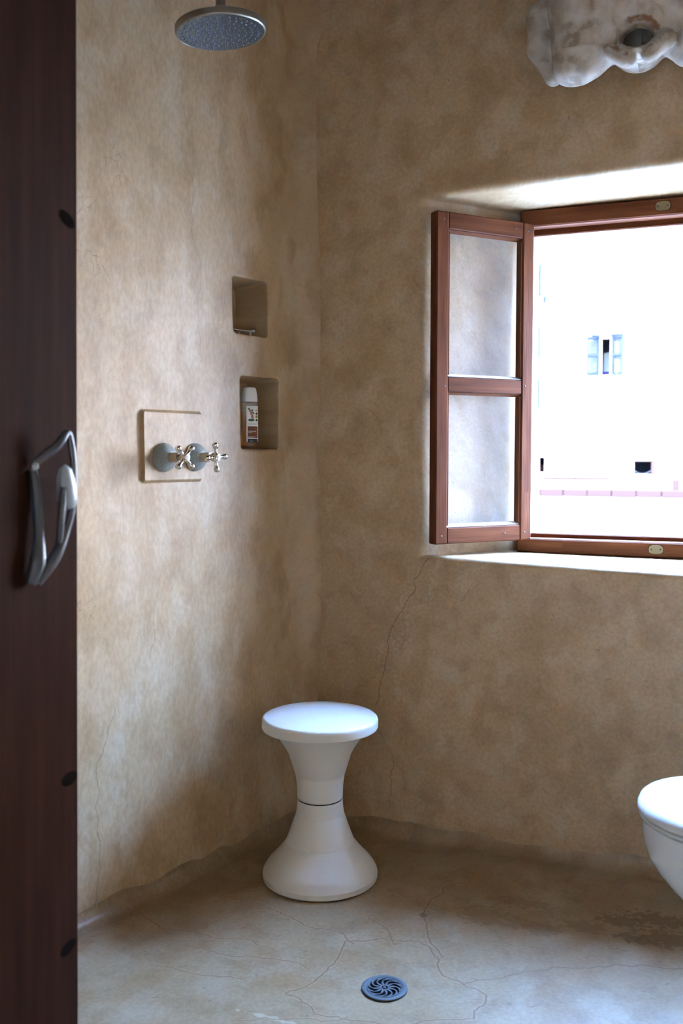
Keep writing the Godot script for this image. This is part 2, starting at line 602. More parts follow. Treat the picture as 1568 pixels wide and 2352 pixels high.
	M.ink = mat(Color(0.03, 0.03, 0.03), 0.7)
	M.ink_white = mat(Color(0.8, 0.8, 0.78), 0.7)
	M.cap = mat(Color(0.74, 0.74, 0.75), 0.35)
	var shell := StandardMaterial3D.new()
	shell.transparency = BaseMaterial3D.TRANSPARENCY_ALPHA
	shell.albedo_color = Color(0.95, 0.95, 0.93, 0.12)
	shell.roughness = 0.06
	M.bottle = shell
	var gel := StandardMaterial3D.new()
	gel.albedo_color = Color(0.86, 0.60, 0.10, 0.22)
	gel.refraction_enabled = true
	gel.refraction_scale = 0.033
	gel.roughness = 0.05
	gel.transparency = BaseMaterial3D.TRANSPARENCY_ALPHA
	M.gel = gel
	M.drain = mat(Color(0.085, 0.095, 0.10), 0.55, 0.4)
	M.slot_shade = mat(Color(0.006, 0.006, 0.007), 0.9)  # near black, paints the shade under the drain slots
	M.slot_shade.metallic_specular = 0.0
	var bone := mat(Color.WHITE, 0.7)
	bone.uv1_triplanar = true
	bone.uv1_scale = Vector3(2.2, 2.2, 2.2)
	bone.albedo_texture = noise_tex(fnl(83, 0.012, 6, FastNoiseLite.TYPE_SIMPLEX_SMOOTH, 25.0), [[0.25, Color8(138, 120, 98)], [0.40, Color8(172, 158, 138)], [0.6, Color8(188, 176, 160)], [0.85, Color8(202, 194, 184)]])
	bone.vertex_color_use_as_albedo = true
	M.bone = bone
	# outside
	M.white_wall = mat(Color(0.58, 0.52, 0.44), 0.9)
	M.terrace = mat(Color(0.09, 0.083, 0.073), 0.9)
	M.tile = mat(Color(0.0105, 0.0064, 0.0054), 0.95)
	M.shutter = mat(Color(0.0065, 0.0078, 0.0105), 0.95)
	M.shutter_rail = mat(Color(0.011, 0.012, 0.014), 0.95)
	M.room_wall = mat(Color(0.22, 0.24, 0.28), 0.95)
	M.curtain = mat(Color(0.22, 0.225, 0.20), 0.95)
	M.cloth = mat(Color(0.05, 0.035, 0.14), 0.95)
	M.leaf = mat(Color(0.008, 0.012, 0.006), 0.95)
	for k in ["tile", "shutter", "shutter_rail", "room_wall", "curtain", "cloth", "leaf"]: M[k].metallic_specular = 0.05

func noise_tex(n: FastNoiseLite, stops: Array) -> ImageTexture:
	var im := n.get_image(512, 512, false, false, true)
	im.convert(Image.FORMAT_L8)
	var data := im.get_data()
	var g := Gradient.new()
	g.offsets = PackedFloat32Array()
	var offs := PackedFloat32Array()
	var cols := PackedColorArray()
	for s in stops:
		offs.append(s[0])
		cols.append(s[1])
	g.offsets = offs
	g.colors = cols
	var lut := []
	for i in 256: lut.append(g.sample(i / 255.0))
	var out := PackedByteArray()
	out.resize(512 * 512 * 3)
	for i in 512 * 512:
		var c: Color = lut[data[i]]
		out[i * 3] = c.r8
		out[i * 3 + 1] = c.g8
		out[i * 3 + 2] = c.b8
	return ImageTexture.create_from_image(Image.create_from_data(512, 512, false, Image.FORMAT_RGB8, out))

func wood(a: Color, b: Color, rough: float, seed_: int) -> StandardMaterial3D:
	var w := 384
	var h := 768
	var s1 := noise_bytes(fnl(seed_, 0.035, 4), w, h, 1.0, 14.0)
	var s2 := noise_bytes(fnl(seed_ + 1, 0.18, 3), w, h, 1.0, 26.0)
	var s3 := noise_bytes(fnl(seed_ + 2, 0.012, 3), w, h, 1.0, 3.0)
	var out := PackedByteArray()
	out.resize(w * h * 3)
	for i in w * h:
		var t := clampf((s1[i] * 0.45 + s2[i] * 0.30 + s3[i] * 0.5) / 255.0 - 0.12, 0.0, 1.0)
		var c := b.lerp(a, t)
		out[i * 3] = c.r8
		out[i * 3 + 1] = c.g8
		out[i * 3 + 2] = c.b8
	var m := StandardMaterial3D.new()
	m.albedo_texture = ImageTexture.create_from_image(Image.create_from_data(w, h, false, Image.FORMAT_RGB8, out))
	m.roughness = rough
	m.heightmap_enabled = true
	m.heightmap_texture = ImageTexture.create_from_image(Image.create_from_data(w, h, false, Image.FORMAT_L8, s2))
	m.heightmap_scale = 0.02
	return m

# ---------------------------------------------------------------- room shell
const NICHES := [[0.166, 0.302, 1.473, 1.625], [0.114, 0.275, 1.152, 1.353]]
const CR := 0.075    # radius of the rounded corner between the walls

func wall_depth(s: float, y: float, wave: FastNoiseLite) -> float:
	# how far wall_left stands out of its plane at (along, up)
	var d := wave.get_noise_2d(s * 100.0, y * 100.0) * 0.006
	for q in NICHES:
		var e := inset(s, y, q[0], q[1], q[2], q[3], 0.009) + wave.get_noise_2d(s * 900.0, y * 900.0) * 0.002
		if e < 0.012: d -= 0.115 * step01(0.003, -0.005, e) + 0.0025 * step01(0.010, 0.0, e)
	# raised plaster panel behind the taps
	var f := inset(s, y, 0.437, 0.642, 1.066, 1.246, 0.006)
	var soft := 0.008 if absf(y - 1.156) > 0.082 else 0.005
	d += 0.010 * step01(soft * 0.5, -soft * 0.6, f)
	return d

func build_shell(rng: RandomNumberGenerator) -> void:
	var wave := fnl(5, 0.016, 3)
	var hgt := 2.5
	var tl := CR * tan((PI - LANG) / 2.0)
	# wall_left, with the rounded corner as its first columns
	var b := MB.new()
	var ss := lines(tl, 2.32, 0.03, [0.166, 0.302, 0.114, 0.275, 0.437, 0.642])
	var ys := lines(0.0, hgt, 0.03, [1.473, 1.625, 1.152, 1.353, 1.066, 1.246])
	var arc := 8
	var centre := ld * tl + ln * CR
	var cols := []
	for k in arc:   # from wall_back's tangent point round to wall_left's
		var a0 := -Vector3(0, 0, 1)
		var n := a0.slerp(-ln, float(k) / arc)
		cols.append([centre + n * CR, -n, tl * float(k) / arc, 0])
	for s in ss: cols.append([ld * s, ln, s, 1])
	var grid := []
	for c in cols:
		var row := PackedInt32Array()
		for y in ys:
			var d: float = wall_depth(c[2], y, wave) if c[3] else wave.get_noise_2d(tl * 100.0, y * 100.0) * 0.006 * c[2] / tl
			row.append(b.p(c[0] + c[1] * d + Vector3(0, y, 0), Vector2(c[2] / 1.65, 1.0 - y / 2.56)))
		grid.append(row)
	for i in cols.size() - 1:
		for j in ys.size() - 1: b.quad(grid[i][j], grid[i + 1][j], grid[i + 1][j + 1], grid[i][j + 1])
	# the masonry behind it
	var wl := b.done(false)
	var left := struct("wall_left", wl, M.wall_left, "beige polished plaster shower wall with two niches, lit by the window", "wall")
	var mb := MB.new()
	var bl := Basis(ld, Vector3.UP, -ln)
	add_box(mb, ld * 1.05 - ln * 0.32 + Vector3(0, hgt / 2, 0), Vector3(2.9, hgt + 0.3, 0.36), 0.01, bl)
	part("masonry", mb.done(false), M.outer, left)

	# wall_back: a frame of rings round the window opening, rounded edge, splayed reveal
	b = MB.new()
	var n := 200
	var x1 := 2.12
	var front := []
	var back := []
	var outer := []
	var outn := []
	for i in n:
		var q := unit_square(float(i) / n)      # -1..1, on the border of a square
		var fx := lerpf(0.372, 1.65, (q.x + 1) / 2.0)
		var lim := clampf(fx - 0.4, 0.0, 0.75)
		var fy := (1.863 + 0.034 * lim) if q.y > 0.999 else ((0.842 - 0.030 * lim) if q.y < -0.999 else lerpf(0.842, 1.863, (q.y + 1) / 2.0))
		front.append(Vector3(fx, fy, 0))
		back.append(Vector3(lerpf(0.592, 1.43, (q.x + 1) / 2.0), lerpf(0.836, 1.864, (q.y + 1) / 2.0), -0.31))
		outer.append(Vector3(lerpf(tl * 0.0, x1, (q.x + 1) / 2.0), lerpf(0.0, hgt, (q.y + 1) / 2.0), 0))
		var nn := Vector3.ZERO
		if absf(q.x) > 0.999: nn.x = signf(q.x)
		if absf(q.y) > 0.999: nn.y = signf(q.y)
		outn.append(nn.normalized())
	var rings := []
	var fr := 0.022
	for k in 26:
		var t := float(k) / 25.0
		t = 1.0 - (1.0 - t) * (1.0 - t)
		var ring := []
		for i in n:
			var e: Vector3 = front[i] + outn[i] * fr
			var q: Vector3 = outer[i].lerp(e, t)
			q.z = wave.get_noise_2d(q.x * 100.0 + 300.0, q.y * 100.0) * 0.005 * minf(1.0, q.x / 0.1)
			ring.append(q)
		rings.append(ring)
	var seed_w := fnl(6, 0.02, 3)
	for k in range(1, 9):
		var t := k / 8.0
		var ring := []
		for i in n:
			var a: Vector3 = front[i] + outn[i] * fr
			var din: Vector3 = (back[i] - front[i]).normalized()
			var c: Vector3 = front[i] + din * fr * 1.3
			var q: Vector3 = a.lerp(front[i], t).lerp(front[i].lerp(c, t), t)
			q.z += wave.get_noise_2d(q.x * 100.0 + 300.0, q.y * 100.0) * 0.005 * (1.0 - t)
			ring.append(q)
		rings.append(ring)
	for k in range(1, 11):
		var t := k / 10.0
		var ring := []
		for i in n:
			var din: Vector3 = (back[i] - front[i]).normalized()
			var c: Vector3 = front[i] + din * fr * 1.3
			var q: Vector3 = c.lerp(back[i], t)
			q -= outn[i] * seed_w.get_noise_3d(q.x * 90, q.y * 90, q.z * 90) * 0.006 * (1.0 - t)
			ring.append(q)
		rings.append(ring)
	var rows := []
	for ring in rings:
		var row := PackedInt32Array()
		for i in n + 1:
			var q: Vector3 = ring[i % n]
			row.append(b.p(q, Vector2((q.x + q.z * (-0.6 if q.x < 1.0 else 0.6)) / 1.75, 1.0 - (q.y - q.z * 0.7) / 2.56)))
		rows.append(row)
	for j in rings.size() - 1:
		for i in n: b.quad(rows[j][i], rows[j][i + 1], rows[j + 1][i + 1], rows[j + 1][i])
	var wbm := b.done(false)
	var wb := struct("wall_back", wbm, M.wall_back, "brown beige plaster wall with the deep splayed window opening", "wall")
	# the outer half of the wall: four blocks round the opening, whitewashed
	var ob := MB.new()
	var z0 := -0.31
	var z1 := -0.52
	var zc := (z0 + z1) / 2.0
	var dz := z0 - z1
	add_box(ob, Vector3((-0.6 + 0.618) / 2, 1.2, zc), Vector3(1.218, 3.0, dz), 0.006)
	add_box(ob, Vector3((1.404 + 2.4) / 2, 1.2, zc), Vector3(0.996, 3.0, dz), 0.006)
	add_box(ob, Vector3(1.011, (0.868 - 0.3) / 2, zc), Vector3(0.79, 1.168, dz), 0.006)
	add_box(ob, Vector3(1.011, (1.822 + 2.7) / 2, zc), Vector3(0.79, 0.878, dz), 0.006)
	part("outer_wall", ob.done(false), M.outer, wb)
	var core := MB.new()      # masonry core left and right of the splay, above and below
	add_box(core, Vector3(0.10, 1.25, -0.17), Vector3(0.46, 2.7, 0.27), 0.005)
	add_box(core, Vector3(1.95, 1.25, -0.17), Vector3(0.5, 2.7, 0.27), 0.005)
	add_box(core, Vector3(1.0, 0.35, -0.17), Vector3(1.4, 0.9, 0.27), 0.005)
	add_box(core, Vector3(1.0, 2.26, -0.17), Vector3(1.4, 0.68, 0.27), 0.005)
	part("masonry", core.done(false), M.outer, wb)

	# floor with a cove along both walls
	b = MB.new()
	var fw := fnl(8, 0.02, 3)
	var zs := []
	for k in 12: zs.append(0.045 * pow(k / 12.0, 1.6))
	for k in 72: zs.append(0.045 + (2.75 - 0.045) * k / 71.0)
	var us := []
	for k in 12: us.append(0.05 * pow(k / 12.0, 1.6))
	for k in 60: us.append(0.05 + (2.0 - 0.05) * k / 59.0)
	var fg := []
	for z in zs:
		var xl: float = z * ld.x / ld.z
		var row := PackedInt32Array()
		for u in us:
			var x: float = xl + u
			var dist_l: float = u * ln.x
			var y := fw.get_noise_2d(x * 90.0, z * 90.0) * 0.0035
			var r := 0.045
			var yl := (r - sqrt(maxf(0.0, r * r - (r - dist_l) * (r - dist_l)))) if dist_l < r else 0.0
			var yb := (r - sqrt(maxf(0.0, r * r - (r - z) * (r - z)))) if z < r else 0.0
			y += maxf(yl, yb) * (0.85 + 0.3 * fw.get_noise_2d(x * 300.0, z * 300.0))
			y -= 0.006 * exp(-pow(Vector2(x - 0.535, z - 0.793).length() / 0.09, 2.0))
			row.append(b.p(Vector3(x, y, z), Vector2((x + 0.4) / 1.95, 1.0 - z / 1.9)))
		fg.append(row)
	for j in zs.size() - 1:
		for i in us.size() - 1: b.quad(fg[j][i], fg[j][i + 1], fg[j + 1][i + 1], fg[j + 1][i])
	var fl := struct("floor", b.done(false), M.floor, "grey beige cracked cement floor of the wash room", "floor")
	part("slab", box_mesh(Vector3(0.8, -0.12, 2.2), Vector3(3.8, 0.2, 5.4), 0.005), M.hall_white, fl)

	struct("ceiling", box_mesh(Vector3(0.8, hgt + 0.12, 2.2), Vector3(3.9, 0.24, 5.6), 0.01), M.ceiling, "brown ceiling above the wash room", "ceiling")
	struct("wall_right", box_mesh(Vector3(2.25, hgt / 2, 1.1), Vector3(0.3, hgt + 0.1, 2.5), 0.01), M.hall, "plaster wall on the toilet's side of the room", "wall")
	struct("added_ledge", box_mesh(Vector3(1.865, 0.49, 1.08), Vector3(0.47, 0.98, 2.2), 0.015), M.hall, "unseen plastered ledge added to carry the toilet", "ledge")  # unseen ledge, added so the upper wall sits back and bounces less light
	# wall_front with the doorway the photograph is taken through
	var wf := MB.new()
	add_box(wf, Vector3(-0.22, hgt / 2, 2.33), Vector3(1.2, hgt + 0.1, 0.25), 0.01)
	add_box(wf, Vector3(1.72, hgt / 2, 2.33), Vector3(0.84, hgt + 0.1, 0.25), 0.01)
	add_box(wf, Vector3(0.83, 2.33, 2.33), Vector3(1.0, 0.4, 0.25), 0.01)
	struct("wall_front", wf.done(false), M.hall, "plaster wall with the doorway to the hall", "wall")
	var hl := MB.new()
	# unseen doorway to a sunny yard, added to the hall's side wall for fill light; the sun on the hall floor fills the wash room from behind the camera
	add_box(hl, Vector3(-0.95, hgt / 2, 2.95), Vector3(0.2, hgt + 0.1, 1.3), 0.01)
	add_box(hl, Vector3(-0.95, hgt / 2, 4.40), Vector3(0.2, hgt + 0.1, 0.82), 0.01)
	add_box(hl, Vector3(-0.95, 2.33, 4.05), Vector3(0.2, 0.4, 1.0), 0.01)
	add_box(hl, Vector3(2.5, hgt / 2, 3.55), Vector3(0.2, hgt + 0.1, 2.4), 0.01)
	add_box(hl, Vector3(0.8, hgt / 2, 4.75), Vector3(3.6, hgt + 0.1, 0.2), 0.01)
	struct("wall_hall", hl.done(false), M.hall_white, "plaster walls of the hall outside the wash room", "wall")

func unit_square(t: float) -> Vector2:
	t *= 4.0
	var k := int(t)
	var f := (t - k) * 2.0 - 1.0
	match k:
		0: return Vector2(f, -1)
		1: return Vector2(1, f)
		2: return Vector2(-f, 1)
		_: return Vector2(-1, -f)

# ---------------------------------------------------------------- window
func build_window() -> void:
	var w := Node3D.new()
	w.name = "window_1"
	add_child(w)
	tag(w, "open wooden window in the deep splayed opening, its left casement swung inward", "window")
	w.set_meta("kind", "structure")
	# fixed frame: outer rails towards the room, thinner stops behind them
	var fx0 := 0.605
	var fx1 := 1.418
	var mid := (fx0 + fx1) / 2.0
	var wid := fx1 - fx0
	part("bottom_rail", box_mesh(Vector3(mid, 0.858, -0.265), Vector3(wid, 0.044, 0.05), 0.004), M.wood, w)
	part("bottom_stop", box_mesh(Vector3(mid, 0.876, -0.302), Vector3(wid, 0.034, 0.022), 0.003), M.wood, w)
	part("top_rail", box_mesh(Vector3(mid, 1.838, -0.265), Vector3(wid, 0.05, 0.05), 0.004), M.wood, w)
	part("top_stop", box_mesh(Vector3(mid, 1.812, -0.302), Vector3(wid, 0.034, 0.022), 0.003), M.wood, w)
	for s in [[fx0 + 0.012, "side_rail"], [fx1 - 0.012, "side_rail"]]:
		part(s[1], box_mesh(Vector3(s[0], 1.348, -0.272), Vector3(0.03, 0.93, 0.05), 0.004), M.wood, w)
	# strike plates for the bolts, in the middle of both rails
	for y in [1.84, 0.859]:
		var pl := MB.new()
		var ring := []
		for k in 24:
			var a := TAU * k / 24.0
			var c := Vector2(cos(a), sin(a))
			ring.append(Vector2(signf(c.x) * pow(absf(c.x), 0.6) * 0.021, signf(c.y) * pow(absf(c.y), 0.7) * 0.0135))
		var r1 := []
		var r2 := []
		for q in ring:
			r1.append(Vector3(q.x, q.y, 0))
			r2.append(Vector3(q.x * 0.94, q.y * 0.92, 0.0028))
		add_loft(pl, [r1, r2])
		var plate := part("strike_plate", pl.done(), M.brass, w, Vector3(1.010, y, -0.2402), "small worn brass strike plate")
		for s in [-1, 1]:
			part("screw", lathe([Vector2(0, 0.0045), Vector2(0.002, 0.0042), Vector2(0.0032, 0.0025)], 12, Transform3D(Basis(Vector3.RIGHT, PI / 2), Vector3(0.013 * s, 0, 0))), M.iron, plate)
	# white jamb hardware outside
	for y in [1.70, 1.50, 1.33, 0.985]:
		part("shutter_hinge", tube([Vector3(0.6215, y - 0.05, -0.5), Vector3(0.6215, y + 0.05, -0.5)], [0.005, 0.005], 10), M.iron, w)

	# the left casement, swung into the room
	var leaf := holder("casement", w, Vector3(0.648, 0, -0.243))
	leaf.set_meta("label", "reddish brown wooden casement with two glass panes, swung inward")
	var e := Vector3(0.422 - 0.648, 0, 0.023 + 0.243)
	leaf.rotation.y = atan2(-e.z, e.x)        # local +x runs from the hinge to the free edge
	var wd := 0.349
	var y0 := 0.876
	var y1 := 1.822
	var th := 0.035
	# the face seen from the room is local z = 0, the thickness goes to the side away from the camera
	var zn := 1.0 if (leaf.basis * Vector3(0, 0, 1)).dot(Vector3(1, 0, 2) - Vector3(0.5, 0, 0)) < 0 else -1.0
	var st := 0.042
	var zc := zn * th / 2.0
	part("stile", box_mesh(Vector3(st / 2, (y0 + y1) / 2, zc), Vector3(st, y1 - y0, th), 0.0035), M.wood, leaf)
	part("stile", box_mesh(Vector3(wd - st / 2, (y0 + y1) / 2, zc), Vector3(st, y1 - y0, th), 0.0035), M.wood, leaf)
	var rail_w := wd - 2 * st + 0.001
	var ym := 1.336
	for r in [[y1 - 0.024, 0.048, 0.0004], [ym, 0.042, 0.0009], [y0 + 0.0235, 0.047, 0.0006]]:
		part("rail", box_mesh(Vector3(wd / 2, r[0], zc + zn * r[2]), Vector3(rail_w, r[1], th - 0.001), 0.003), M.wood, leaf)
	for pane in [[ym + 0.021, y1 - 0.048], [y0 + 0.047, ym - 0.021]]:
		var pc: float = (pane[0] + pane[1]) / 2.0
		var ph: float = pane[1] - pane[0]
		part("glass_pane", box_mesh(Vector3(wd / 2, pc, zn * 0.022), Vector3(rail_w, ph + 0.004, 0.003), 0.0003), M.glass, leaf)
		var sp := MB.new()
		var rg := RandomNumberGenerator.new()
		rg.seed = int(pc * 1000.0)
		for k in 260:
			var c := Vector3(wd - st - 0.012 - absf(rg.randfn()) * 0.075, pc + rg.randf_range(-0.47, 0.47) * ph, zn * 0.0202)
			if c.x < st + 0.012: continue
			var spot := rg.randf_range(0.0003, 0.0009)
			var a := rg.randf() * TAU
			var q := []
			for j in 4: q.append(c + Vector3(cos(a + j * PI / 2), sin(a + j * PI / 2), 0) * spot * (1.6 if j % 2 else 0.7))
			sp.fquad(q[0], q[1], q[2], q[3])
		part("dirt_specks", sp.done(false), M.seam, leaf).set_meta("kind", "stuff")
		# putty and glazing beads round the pane
		part("putty", wedge(Vector3(st, pane[0], zn * 0.0205), rail_w, 0.010, zn * -0.017), M.putty, leaf, Vector3.ZERO, "pale weathered putty line")
		part("bead", wedge(Vector3(st, pane[1], zn * 0.0205), rail_w, -0.008, zn * -0.015), M.wood, leaf)
		for sx in [st, wd - st]:
			part("bead", box_mesh(Vector3(sx + (0.003 if sx < 0.1 else -0.003), pc, zn * 0.012), Vector3(0.006, ph - 0.012, 0.016), 0.0015), M.wood, leaf)
	# hinge knuckles at the frame
	for y in [1.60, 1.05]:
		var hg := part("hinge", tube([Vector3(-0.004, y - 0.04, zn * 0.038), Vector3(-0.004, y + 0.04, zn * 0.038)], [0.006, 0.006], 12), M.brass, leaf)
		part("hinge_plate", box_mesh(Vector3(0.012, y, zn * 0.0365), Vector3(0.026, 0.075, 0.002), 0.0005), M.brass, hg)
	# nail heads and wooden pegs in the joints
	for q in [[0.024, 1.798], [0.026, 0.9], [wd - 0.024, 1.80], [wd - 0.022, 0.9], [wd - 0.03, 1.33], [0.03, 1.34], [0.1, 0.9], [0.07, 1.80]]:
		part("nail", lathe([Vector2(0, 0.0012), Vector2(0.002, 0.001), Vector2(0.0028, 0)], 10, Transform3D(Basis(Vector3.RIGHT, -zn * PI / 2), Vector3(q[0], q[1], 0))), M.iron, leaf)

func wedge(at: Vector3, length: float, hgt: float, dep: float) -> ArrayMesh:
	# triangular bead along x: from the pane towards the face, hgt up (or down), dep in z
	var b := MB.new()
	var a := at
	var q := at + Vector3(0, hgt, 0)
	var r := at + Vector3(0, hgt * 0.15, dep)
	var o := Vector3(length, 0, 0)
	b.fquad(a, q, q + o, a + o)
	b.fquad(q, r, r + o, q + o)
	b.fquad(r, a, a + o, r + o)
	b.tri(b.p(a), b.p(r), b.p(q))
	b.tri(b.p(a + o), b.p(q + o), b.p(r + o))
	return b.done()

# ---------------------------------------------------------------- outside
const HOUSE_TOP := 11.0

func build_outside() -> void:
	struct("yard_floor", box_mesh(Vector3(-9.2, -0.12, 4.0), Vector3(16, 0.2, 12), 0.02), M.hall, "unseen yard outside the added hall doorway", "ground")
	var t := struct("terrace_floor", box_mesh(Vector3(0, 0.1, -7.4), Vector3(100, 0.3, 13.6), 0.02), M.terrace, "sunlit white roof terrace outside the window", "terrace")
	# house across the terrace
	var h := thing("white_house", "sunlit white house across the terrace, seen through the window", "house", Vector3(0, 0, -17))
	part("facade", facade_mesh(), M.white_wall, h)
	part("roof", box_mesh(Vector3(0, HOUSE_TOP + 0.06, -3.1), Vector3(100.3, 0.12, 6.5), 0.02), M.white_wall, h)
	var win := holder("shuttered_window", h, Vector3(-0.97, 3.06, 0))
	part("inner_room", room_mesh(Vector3(0, 0, -0.4), 2.4, 2.2, 3.4), M.room_wall, win)
	part("curtain", box_mesh(Vector3(0.01, -0.03, -1.2), Vector3(0.34, 0.42, 0.02), 0.004), M.curtain, win)
	part("cloth", box_mesh(Vector3(0.0, -0.33, -1.1), Vector3(0.4, 0.22, 0.06), 0.02), M.cloth, win)
	part("shutter", shutter_mesh(Vector3(-0.23, 0.0, 0.05), 0.26, 0.78, 0.35), M.shutter, win, Vector3.ZERO, "grey blue louvred shutter leaf")
	part("shutter", shutter_mesh(Vector3(0.235, 0.0, 0.05), 0.24, 0.8, -0.12), M.shutter, win, Vector3.ZERO, "grey blue louvred shutter leaf")
	part("lintel", box_mesh(Vector3(0.03, 0.415, 0.04), Vector3(0.62, 0.035, 0.1), 0.004), M.shutter_rail, win)
	var op := holder("dark_opening", h, Vector3(-2.20, 0.91, 0))
	part("inner_room", room_mesh(Vector3(0, 0, -0.4), 2.2, 1.6, 3.2), M.room_wall, op)
	part("red_panel", box_mesh(Vector3(0, -0.12, -1.0), Vector3(0.6, 0.2, 0.02), 0.002), mat(Color(0.06, 0.012, 0.015), 0.9), op)
	var vent := holder("framed_opening", h, Vector3(-0.21, 0.855, 0))
	part("inner_room", room_mesh(Vector3(0, 0, -0.4), 1.5, 1.6, 3.2), M.room_wall, vent)
	part("sagging_cord", tube(curve_points([Vector3(-0.2, -0.02, 0.0), Vector3(-0.1, -0.1, 0.0), Vector3(0.03, -0.11, 0.0), Vector3(0.16, -0.05, 0.0)]), spread([0.008, 0.008], 19), 8), M.shutter_rail, vent)
	for q in [[Vector3(-0.205, 0, 0.02), Vector3(0.03, 0.28, 0.06)], [Vector3(0.185, 0, 0.02), Vector3(0.07, 0.28, 0.06)], [Vector3(-0.01, 0.135, 0.02), Vector3(0.44, 0.025, 0.06)]]:
		part("frame_strip", box_mesh(q[0], q[1], 0.004), M.tile, vent)
	var lamp := thing("wall_lamp", "tiny grey lamp on the white house near the casement", "lamp", Vector3(-2.16, 4.22, -16.99))
	part("shade", lathe([Vector2(0.0, 0.08), Vector2(0.03, 0.08), Vector2(0.05, 0.04), Vector2(0.05, 0.04), Vector2(0.035, -0.07), Vector2(0.0, -0.08)], 16), M.shutter, lamp, Vector3(0, 0, 0.09))
	part("arm", box_mesh(Vector3(0, 0.04, 0.03), Vector3(0.02, 0.02, 0.06), 0.003), M.shutter, lamp)
	# low walls with terracotta coping
	var p1 := thing("parapet", "low white terrace wall with long terracotta coping outside the window", "low wall", Vector3(0, 0.25, -14.0))
	part("wall", box_mesh(Vector3(-4, 0.085, -0.12), Vector3(16, 0.17, 0.2), 0.01), M.white_wall, p1)
	for k in 32:
		part("coping_tile", box_mesh(Vector3(-11.9 + 0.4 * k + (0.002 if k % 2 else 0.0), 0.215, -0.1), Vector3(0.394, 0.125 + 0.004 * (k % 3), 0.30), 0.012), M.tile, p1)
	part("pillar", box_mesh(Vector3(0.51, 0.35, -0.16), Vector3(0.11, 0.2, 0.2), 0.01), M.tile, p1)
	var p2 := thing("raised_roof", "white raised roof slab with short terracotta edge before the house", "roof", Vector3(0, 0.25, -15.4))
	part("slab", box_mesh(Vector3(-3.5, 0.19, -0.4), Vector3(9, 0.36, 1.2), 0.02), M.white_wall, p2)
	for k in 4:
		part("edge_tile", box_mesh(Vector3(-1.72 + 0.3 * k, 0.43, 0.15), Vector3(0.295, 0.06, 0.1), 0.008), M.tile, p2)
	for k in 4:
		part("edge_tile", box_mesh(Vector3(-1.75 + 0.3 * k, 0.48, -0.1), Vector3(0.295, 0.04, 0.1), 0.008), M.tile, p2)
	var bush := thing("shrub", "small green shrub behind the terracotta coping at the picture's edge", "plant", Vector3(0.74, 0.25, -14.6))
	var fo := MB.new()
	var rg := RandomNumberGenerator.new()
	rg.seed = 3
	for k in 160:
		var c := Vector3(rg.randfn() * 0.07, 0.28 + rg.randfn() * 0.08, rg.randfn() * 0.07)
		var d := Vector3(rg.randfn(), rg.randfn(), rg.randfn()).normalized()
		var s := d.cross(Vector3.UP).normalized() * 0.012
		fo.fquad(c, c + d * 0.025 + s, c + d * 0.06, c + d * 0.025 - s)
	var fol := part("foliage", fo.done(false), M.leaf, bush)
	fol.set_meta("kind", "stuff")
	part("stem", tube([Vector3(0, 0, 0), Vector3(0.01, 0.3, 0)], [0.01, 0.006], 8), M.tile, bush)

func room_mesh(at: Vector3, w: float, h: float, d: float) -> ArrayMesh:
	# a plain closed room behind an opening, its front wall left to the facade
	var b := MB.new()
	var z := 0.02
	for q in [[Vector3(-w / 2, 0, -d / 2), Vector3(z, h, d)], [Vector3(w / 2, 0, -d / 2), Vector3(z, h, d)], [Vector3(0, -h / 2, -d / 2), Vector3(w, z, d)], [Vector3(0, h / 2, -d / 2), Vector3(w, z, d)], [Vector3(0, 0, -d), Vector3(w, h, z)]]:
		add_box(b, at + q[0], q[1], 0.002)
	return b.done(false)

func facade_mesh() -> ArrayMesh:
	# front wall with three openings, built of blocks; the opening sides have depth
	var b := MB.new()
	var holes := [[-1.075, -0.875, 2.68, 3.44], [-2.30, -2.13, 0.75, 1.065], [-0.41, -0.02, 0.725, 0.985]]
	var xs := [-50.0, 50.0]
	var ys := [-3.0, HOUSE_TOP]
	for q in holes:
		xs.append(q[0]); xs.append(q[1]); ys.append(q[2]); ys.append(q[3])
	xs.sort()
	ys.sort()
	for i in xs.size() - 1:
		for j in ys.size() - 1:
			var c := Vector2((xs[i] + xs[i + 1]) / 2, (ys[j] + ys[j + 1]) / 2)
			var open := false
			for q in holes:
				if c.x > q[0] and c.x < q[1] and c.y > q[2] and c.y < q[3]: open = true
			if not open: b.fquad(Vector3(xs[i], ys[j], 0), Vector3(xs[i], ys[j + 1], 0), Vector3(xs[i + 1], ys[j + 1], 0), Vector3(xs[i + 1], ys[j], 0))
	for q in holes:
		var c := [Vector3(q[0], q[2], 0), Vector3(q[0], q[3], 0), Vector3(q[1], q[3], 0), Vector3(q[1], q[2], 0)]
		var d := Vector3(0, 0, -0.4)
		for k in 4: b.fquad(c[k], c[k] + d, c[(k + 1) % 4] + d, c[(k + 1) % 4])
	# the other sides of the house
	var z := Vector3(0, 0, -6.2)
	var k := [Vector3(-50, -3, 0), Vector3(-50, HOUSE_TOP, 0), Vector3(50, HOUSE_TOP, 0), Vector3(50, -3, 0)]
	for i in 4: b.fquad(k[i], k[(i + 1) % 4], k[(i + 1) % 4] + z, k[i] + z)
	b.fquad(k[0] + z, k[3] + z, k[2] + z, k[1] + z)
	return b.done(false)

